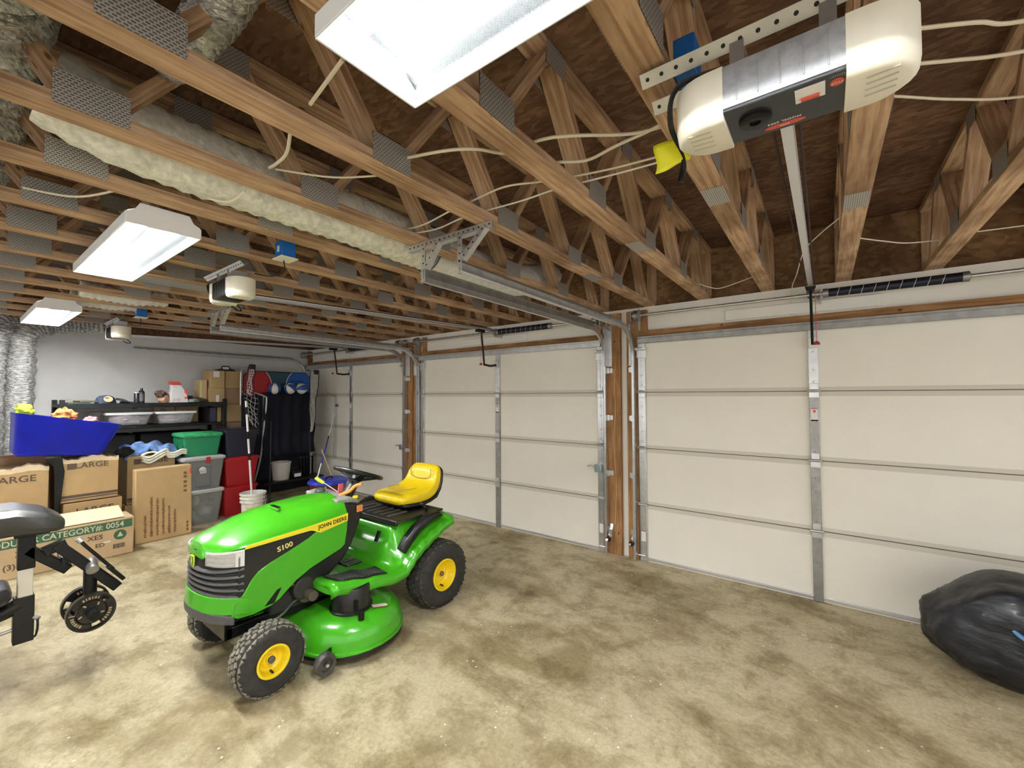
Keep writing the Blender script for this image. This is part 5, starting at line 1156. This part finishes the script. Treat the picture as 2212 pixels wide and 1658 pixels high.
for i, (x, y0, y1, lab) in enumerate(((1.52, -3.3, -2.7, 'pale insulation bundle between trusses, nearer one above the farthest light'), (1.04, -3.3, -2.75, 'pale insulation bundle between trusses, farther one above the farthest light'))):
    o = tag(flexf([(x, y0, 2.52), (x, (y0+y1)/2, 2.50), (x, y1, 2.53)], .07, .04, .006, 14, 7+i).build('insulation_roll', MATS['insulation_white'], smooth=60), lab, 'insulation')
# cables
CAB = pmat('cable_cream', (.74, .66, .50), .6); CABD = pmat('cable_white', (.80, .76, .66), .6)
W = {
 'thick cream cable from the truss plate to the near opener': ([(5.40, -2.93, 2.50), (5.585, -2.904, 2.475), (5.679, -2.844, 2.475), (5.747, -2.752, 2.48), (5.89, -2.752, 2.475), (5.988, -2.711, 2.475), (6.173, -2.589, 2.475), (6.30, -2.56, 2.48)], .0058),
 'cream cable joining the thick one left of the near opener': ([(5.82, -2.60, 2.48), (5.882, -2.584, 2.475), (5.972, -2.536, 2.475), (6.093, -2.558, 2.475), (6.216, -2.572, 2.475), (6.30, -2.59, 2.475)], .0058),
 'upper thin pair cable running to the yellow tag': ([(4.80, -2.50, 2.49), (5.0, -2.50, 2.475), (5.244, -2.535, 2.475), (5.401, -2.55, 2.475), (5.593, -2.562, 2.475), (5.753, -2.50, 2.475), (5.971, -2.433, 2.475), (6.158, -2.401, 2.475), (6.25, -2.39, 2.475)], .0042),
 'lower thin pair cable running to the yellow tag': ([(4.742, -2.50, 2.475), (5.0, -2.42, 2.475), (5.251, -2.44, 2.475), (5.57, -2.412, 2.475), (5.753, -2.411, 2.475), (6.013, -2.375, 2.475), (6.149, -2.36, 2.475), (6.25, -2.35, 2.475)], .0038),
 'cream cable right of the near opener, topmost': ([(6.80, -2.62, 2.475), (6.864, -2.586, 2.475), (6.997, -2.513, 2.475), (7.087, -2.45, 2.475), (7.4, -2.35, 2.475)], .005),
 'cream cable right of the near opener, middle one': ([(6.82, -2.45, 2.475), (6.902, -2.423, 2.475), (6.98, -2.381, 2.475), (7.121, -2.313, 2.475), (7.5, -2.2, 2.475)], .005),
 'pair of thin cables right of the near opener, lowest': ([(6.82, -2.31, 2.475), (6.868, -2.293, 2.475), (7.017, -2.166, 2.475), (7.186, -2.055, 2.475), (7.5, -1.95, 2.475)], .004),
 'white wire hanging from the truss down past the near opener rail': ([(6.78, -1.32, 2.475), (6.68, -1.12, 2.46), (6.60, -.9, 2.44), (6.54, -.40, 2.42), (6.50, -.12, 2.40), (6.49, .02, 2.30), (6.50, .02, 2.20)], .0032),
 'curved cream cable stub hanging under the trusses upper left': ([(4.944, -3.24, 2.475), (5.03, -3.25, 2.46), (5.132, -3.262, 2.46), (5.272, -3.315, 2.475)], .006),
 'cream cable slung between two trusses left of the hanger': ([(4.952, -3.221, 2.475), (5.085, -3.054, 2.47), (5.257, -2.934, 2.475)], .004),
 'cream cable under the insulated duct': ([(4.491, -3.479, 2.475), (4.647, -3.3, 2.40), (4.779, -3.262, 2.42)], .005),
 'cream cable loop between trusses above the middle light': ([(3.935, -3.80, 2.475), (4.067, -3.65, 2.455), (4.33, -3.52, 2.475)], .005),
 'short cream cable pointing up beside the nearest light': ([(5.425, -3.331, 2.475), (5.647, -3.358, 2.49)], .006),
 'thin wire between trusses right of the opener rail': ([(6.862, -.857, 2.475), (6.98, -.74, 2.465), (7.094, -.617, 2.465), (7.243, -.531, 2.475)], .0035),
 'thin wire at the far right between trusses': ([(7.381, -.584, 2.475), (7.561, -.553, 2.475), (7.8, -.5, 2.48)], .0035),
 'thin looping wire above the top of the jamb boards': ([(5.882, -.347, 2.475), (5.96, -.32, 2.44), (6.035, -.247, 2.44), (6.256, -.313, 2.475)], .0035),
}
for lab, (pts, r) in W.items(): tag(MB().tube(smooth_path(pts, 6), r, 6).build('cable', CABD if r < .004 else CAB), lab, 'cable')
# ---------------------------------------------------------------- garage door openers
def opener(k, label, near=False):
    c = DC[k]; t = thing('garage_opener', label, 'garage door opener', (c, -2.85, 2.22), group='garage door openers', world=True)
    z0, z1, y0, y1 = 2.225, 2.335, -2.925, -2.775
    b = MB(); b.rng(c-.115, c+.115, y0, y1, z0, z1); ch = b.build('chassis', BLK if not near else pmat('black_powder', (.02, .022, .026), .4, coat=.1), t, bevel=.004)
    b = MB(); b.rng(c-.113, c+.113, y0-.003, y0, z0+.008, z1-.002)
    for i in range(5): b.rng(c-.085+i*.042, c-.082+i*.042, y0-.005, y0-.002, z0+.02, z1-.015)
    b.build('metal_front', pmat('brushed_front', (.42, .43, .45), .55, .6, var=(40, .2)) if near else BLK, t, bevel=.001)
    for sx in (-1, 1):
        def sec(z, g):
            P = [(c+sx*.112, y1+.004-g)]
            for i in range(13):
                a = PI/2-PI*i/12; P.append((c+sx*(.150+(.082-g)*math.cos(a)), (y0+y1)/2+(.078-g)*math.sin(a)))
            P.append((c+sx*.112, y0-.004+g)); return [(x, y, z) for x, y in P]
        b = MB(); b.ringloft([sec(z0-.014, .016), sec(z0-.006, .004), sec(z0+.02, 0), sec(z1-.0, .0), sec(z1+.008, .012)]); cv = b.build('lens_cover', PLW, t, smooth=50)
        b = MB()
        for i in range(4): b.bar((c+sx*.145, y0+.03+i*.022, z0-.0145), (c+sx*.195, y0+.025+i*.022, z0-.0145), .0025, .003)
        b.build('vent_line', pmat('cream_shadow', (.45, .42, .33), .6), cv, smooth=0)
    RD = Matrix(((-1, 0, 0), (0, 1, 0), (0, 0, -1)))
    if near:
        b = MB(); b.lathe([(.034, 0), (.034, .007), (.030, .009), (.012, .009), (.012, .004), (.001, .004)], (c-.055, (y0+y1)/2-.008, z0), rotm(PI), 24, cap=False); b.build('round_knob', BLK, t)
        b = MB(); b.rng(c+.025, c+.078, y0+.012, y0+.062, z0-.0012, z0); lb = b.build('label', STK, t, smooth=0)
        b = MB(); b.tube([(c+.035, y0+.05, z0-.002), (c+.068, y0+.05, z0-.002)], .0055, 8); b.build('label_mark', STKR, lb)
        b = MB(); b.lathe([(.013, 0), (.013, .0012)], (c+.098, y0+.032, z0), rotm(PI), 8); st = b.build('stop_sticker', STKR, t, smooth=0)
        text(t, 'STOP', .0085, (c+.098, y0+.032, z0-.0018), RD, STK, ext=.0002)
        text(t, 'MODEL 2055', .011, (c+.0, y1-.040, z0-.0012), RD, STK, ext=.0002, sx=1.1)
        b = MB(); b.prism([(.030*math.cos(a)+(.012 if math.cos(a) > 0 else -.012), .0085*math.sin(a)) for a in [2*PI*i/24 for i in range(24)]], .0008, (c+.0, y1-.022, z0-.0008), rotm(0, 0, 0)); b.build('red_oval', STKR, t, smooth=0)
        text(t, 'iiiiiii', .010, (c+.0, y1-.022, z0-.0016), RD, STK, ext=.0002, sx=1.3)
        for i in range(3): text(t, ('1111111', '11111111', '1111')[i], .0075, (c+.098, y0+.010+i*.007-.002, z0-.0015), RD, STKG, ext=.0001) if i < 1 else None
    # hanging angles
    punched(t, 'mount_bar', (c-.31, y0+.02, 2.40), (c+.30, y0+.02, 2.40), .034, (0, -.7, -.7))
    punched(t, 'mount_bar', (c-.31, y1-.03, 2.385), (c-.14, y1-.03, 2.385), .034, (0, -.7, -.7))
    MB().rng(c-.10, c-.07, y0+.02, y1-.02, z1, 2.40).build('mount_strap', GALV, t); MB().rng(c+.07, c+.10, y0+.02, y1-.02, z1, 2.40).build('mount_strap', GALV, t)
    # rail, trolley, arm
    b = MB(); b.bar((c, y1, 2.250), (c, -.06, 2.345), .026, .006); b.bar((c, y1, 2.262), (c, -.06, 2.357), .006, .02); b.bar((c, y1, 2.272), (c, -.06, 2.367), .03, .003); b.build('rail', ALU, t)
    for dx in (-.032, .026): MB().tube([(c+dx, y1, 2.275), (c+dx, -.15, 2.365)], .0035, 6).build('chain', pmat('oily_chain', (.035, .018, .014), .6, .4), t)
    b = MB(); b.box((c, -.32, 2.320), (.05, .12, .03)); b.box((c, -.06, 2.335), (.05, .05, .05)); b.build('trolley', BLK, t, bevel=.004)
    b = MB(); b.tube([(c, -.30, 2.305), (c, -.27, 2.10), (c, -.25, 1.93)], .011, 8) if not near else b.tube([(c, -.30, 2.305), (c, -.10, 1.95)], .009, 8)
    if not near: b.tube([(c, -.25, 1.935), (c, -.14, 1.925), (c, -.03, 1.94)], .013, 8)
    b.build('door_arm', BLK, t)
    b = MB(); b.rng(c-.028, c+.028, -.035, -.008, 1.93, 2.01) if near else b.rng(c-.02, c+.02, -.035, -.008, 1.91, 2.0); b.build('door_bracket', STK if near else GALV, t, bevel=.003)
    MB().tube([(c+.025, -.34, 2.31), (c+.028, -.34, 2.07 if near else 1.95)], .0018, 5).build('release_cord', STKR, t)
    zz = 2.07 if near else 1.95
    zz = 1.945
    MB().tube([(c+.025, -.34, 2.31), (c+.028, -.34, zz)], .0016, 5).build('release_cord', STKR, t)
    b = MB(); b.prism([(-.022, -.012), (.022, -.012), (.016, .006), (.004, .014), (-.004, .014), (-.016, .006)], .010, (c+.028, -.335, zz-.01), RYN); b.build('release_handle', pmat('handle_red', (.30, .01, .012), .45), t, bevel=.002)
    # power cable and tag
    b = MB()
    for i in range(3): b.tube(smooth_path([(c-.12+i*.004, y0+.005, 2.34), (c-.215, y0+.0+i*.006, 2.335), (c-.245+i*.004, y0+.04, 2.27), (c-.235, y1+.0, 2.225), (c-.255, y1+.05+i*.006, 2.20), (c-.272+i*.006, y1+.08, 2.215), (c-.25, y1+.04, 2.25)], 6), .0032, 6)
    b.build('power_cable', BLK, t)
    b = MB(); x = c-.275; y = y1+.06; b.grid(lambda u, v: (x-.060+.100*u+.004*math.sin(v*5), y+.006*math.sin(u*6+v*4), 2.243+.085*v+.012*u), 8, 6); b.build('yellow_tag', pmat('tag_yellow', (.85, .82, .02), .5), t, solid=.001)
    b = MB(); b.rng(c-.20, c-.10, -2.72, -2.64, 2.43, 2.54) if near else b.rng(c+.54, c+.63, -2.82, -2.73, 2.40, 2.50)
    return t
opener(3, 'large garage door opener close to the camera at the upper right with cream end covers', True)
opener(2, 'garage door opener over the middle of the room beside the middle light')
opener(1, 'small farthest garage door opener in front of the grey end wall')
OB = pmat('outlet_blue', (.012, .16, .55), .4)
for x, y, z, lab, pl in ((6.40, -2.80, 2.475, 'blue electrical box on the truss behind the large opener', 0), (4.12, -2.79, 2.44, 'blue electrical box hanging beside the middle opener', 1), (1.05, -2.79, 2.44, 'blue electrical box beside the farthest opener', 1)):
    t = thing('outlet_box', lab, 'outlet box', (x, y, z-.045), group='blue outlet boxes', world=True)
    hb = .045 if pl else .027
    MB().rng(x-hb, x+hb, y-.04, y+.04, z-.045, z+.05).build('box_body', OB, t, bevel=.003)
    if pl:
        MB().rng(x-.06, x+.06, y-.05, y+.05, z-.053, z-.046).build('cover_plate', PLW, t, bevel=.002)
        MB().tube(smooth_path([(x-.02, y, z-.053), (x-.04, y+.01, z-.11), (x-.18, y, z-.12), (x-.36, y-.02, z-.075)], 6), .004, 6).build('plug_cord', BLK, t)
        MB().rng(x-.012, x+.012, y-.042, y-.040, z-.015, z+.02).build('window', STK, t)
# ================================================================ WEIGHT BENCH
t = thing('weight_bench', 'black weight bench with padded rest and a slanted steel arm at the left edge', 'weight bench', (3.2, -4.3, 0), world=True)
PAD = pmat('bench_vinyl', (.022, .021, .02), .38, coat=.25, bump=(220, .15, .001))
BX = 3.2
b = MB(); rings = []
for y, hw, z0, z1 in ((-4.30, .15, .87, 1.02), (-3.75, .155, .865, 1.0), (-3.65, .15, .855, .965), (-3.60, .135, .85, .93), (-3.572, .10, .85, .905)):
    rings.append([(BX+dx*hw, y, z0+(z1-z0)*k) for dx, k in ((-1, .25), (-.9, 0), (.9, 0), (1, .25), (1, .75), (.85, 1.0), (-.85, 1.0), (-1, .75))])
b.ringloft(rings); b.build('arm_pad', PAD, t, bevel=.007, smooth=24, seg=2)
b = MB(); b.rng(BX-.03, BX+.03, -3.735, -3.67, .655, .85); b.rng(BX-.045, BX+.045, -3.75, -3.62, .83, .86); b.build('upper_post', BLK, t, bevel=.004)
b = MB(); b.rng(BX-.026, BX+.026, -3.732, -3.676, .50, .657); b.build('white_post', pmat('post_cream', (.74, .70, .58), .45), t, bevel=.004)
b = MB(); b.rng(BX-.034, BX+.034, -3.745, -3.67, .27, .512); b.build('sleeve', BLK, t, bevel=.004)
b = MB(); b.bar((BX, -3.70, .755), (BX, -3.545, .60), .05, .06, up=(1, 0, 0)); b.build('lower_arm', BLK, t, bevel=.004)
b = MB(); b.bar((BX+.055, -3.60, .765), (BX+.055, -3.345, .445), .05, .06, up=(1, 0, 0)); b.bar((BX+.055, -3.645, .735), (BX+.055, -3.56, .765), .05, .045, up=(1, 0, 0)); b.build('swing_arm', BLK, t, bevel=.004)
b = MB(); b.tube([(BX+.03, -3.52, .65), (BX+.06, -3.53, .66)], .02, 12); b.bar((BX+.0, -3.56, .665), (BX+.06, -3.56, .665), .03, .03); b.build('pivot', BLK, t)
b = MB(); b.tube([(BX+.04, -3.459, .625), (BX+.11, -3.459, .59)], .028, 14); b.build('collar', GALVD, t)
b = MB(); b.tube([(BX+.055, -3.46, .585), (BX+.055, -3.46, .36)], .030, 12); b.tube([(BX-.10, -3.46, .355), (BX+.20, -3.46, .355)], .024, 16); b.build('plate_holder', BLK, t)
b = MB(); b.tube(smooth_path([(BX+.09, -3.515, .775), (BX+.10, -3.49, .735), (BX+.10, -3.43, .65), (BX+.10, -3.37, .565)], 5), .009, 8); b.build('hook_rod', BLK, t)
b = MB(); b.tube([(BX+.09, -3.52, .782), (BX+.092, -3.505, .76)], .015, 10); b.build('rod_tip', ALU, t)
b = MB(); b.bar((BX+.10, -3.395, .59), (BX+.10, -3.325, .495), .02, .05, up=(1, 0, 0)); b.build('end_plate', BLK, t, bevel=.004)
b = MB(); b.tube(smooth_path([(BX, -3.72, .47), (BX, -3.80, .44), (BX, -3.95, .43), (BX, -4.9, .43)], 5), .038, 12); b.build('main_beam', BLK, t)
b = MB()
b.rng(BX-.03, BX+.03, -4.33, -4.27, .02, .44); b.rng(BX-.30, BX+.30, -4.34, -4.26, 0, .05); b.build('front_foot', BLK, t, bevel=.004)
b = MB(); b.rng(BX-.03, BX+.03, -4.93, -4.87, .02, .44); b.rng(BX-.30, BX+.30, -4.94, -4.86, 0, .05); b.build('rear_foot', BLK, t, bevel=.004)
b = MB(); b.tube([(BX+.03, -3.67, .39), (BX+.05, -3.655, .385)], .010, 8); b.build('pin_bolt', GALV, t)
b = MB(); b.tube(smooth_path([(BX+.05, -3.66, .385), (BX+.06, -3.66, .34), (BX+.05, -3.665, .30), (BX+.04, -3.67, .29)], 5), .005, 6); b.build('pin_loop', BLK, t)
b = MB(); b.tube([(BX, -3.74, .345), (BX, -3.90, .325)], .009, 8); b.build('lock_pin', GALVD, t)
b = MB(); rings = []
for y, hw, z0, z1 in ((-4.30, .14, .51, .60), (-3.82, .14, .51, .60), (-3.775, .12, .515, .595), (-3.755, .09, .53, .58)):
    rings.append([(BX+dx*hw, y, z0+(z1-z0)*k) for dx, k in ((-1, .25), (-.9, 0), (.9, 0), (1, .25), (1, .75), (.85, 1.0), (-.85, 1.0), (-1, .75))])
b.ringloft(rings); b.build('seat_pad', PAD, t, bevel=.01, smooth=50)
PL = pmat('weight_plate_iron', (.016, .014, .013), .32, .3, var=(30, .5)); GOLD = pmat('plate_lettering', (.34, .27, .15), .6)
def plate(x, r, lab):
    t = thing('weight_plate', lab, 'weight plate', (x, -3.46, .355), rot=(0, math.radians(90), 0), group='weight plates on the bench arm')
    # annular plate with three cut-out grips, built as rings and spokes
    def ann(r0, r1, z0, z1, a0=0, a1=2*PI, n=40):
        full = abs(a1-a0-2*PI) < 1e-6; b = []; m = n if full else n+1; q = MB()
        rings = [[(rr*math.cos(a0+(a1-a0)*i/n), rr*math.sin(a0+(a1-a0)*i/n), z) for rr, z in ((r0, z0), (r1, z0), (r1, z1), (r0, z1))] for i in range(m)]
        q.ringloft(rings, loop=full); return q
    ann(r*.90, r, -.018, .018).build('outer_rim', PL, t, smooth=40)
    ann(.025, r*.34, -.020, .020).build('hub_ring', PL, t, smooth=40)
    b = MB()
    ann(r*.33, r*.63, -.009, .009).build('inner_web', PL, t, smooth=40)
    for j in range(3):
        a = j*2*PI/3+.5; ann(r*.59, r*.91, -.009, .009, a, a+1.62, 16).build('web', PL, t, smooth=40)
    rr = random.Random(int(x*100)); b = MB()
    for j in range(3):
        for i in range(6):
            a = j*2*PI/3+.68+i*.16; b.box((r*.76*math.cos(a), r*.76*math.sin(a), .0098), (.014, .006+.003*(i % 2), .002), rotm(0, 0, a))
    for i in range(5): a = 2*PI*i/5; b.box((r*.46*math.cos(a), r*.46*math.sin(a), .0098), (.016, .008, .002), rotm(0, 0, a+.3))
    b.build('raised_lettering', GOLD, t, smooth=0)
    return t
plate(3.30, .104, 'near black iron weight plate on the bench arm, facing the room')
plate(3.14, .104, 'far black iron weight plate on the bench arm, behind the near one')
for o in bpy.data.objects:
    if '_w' in o: del o['_w']
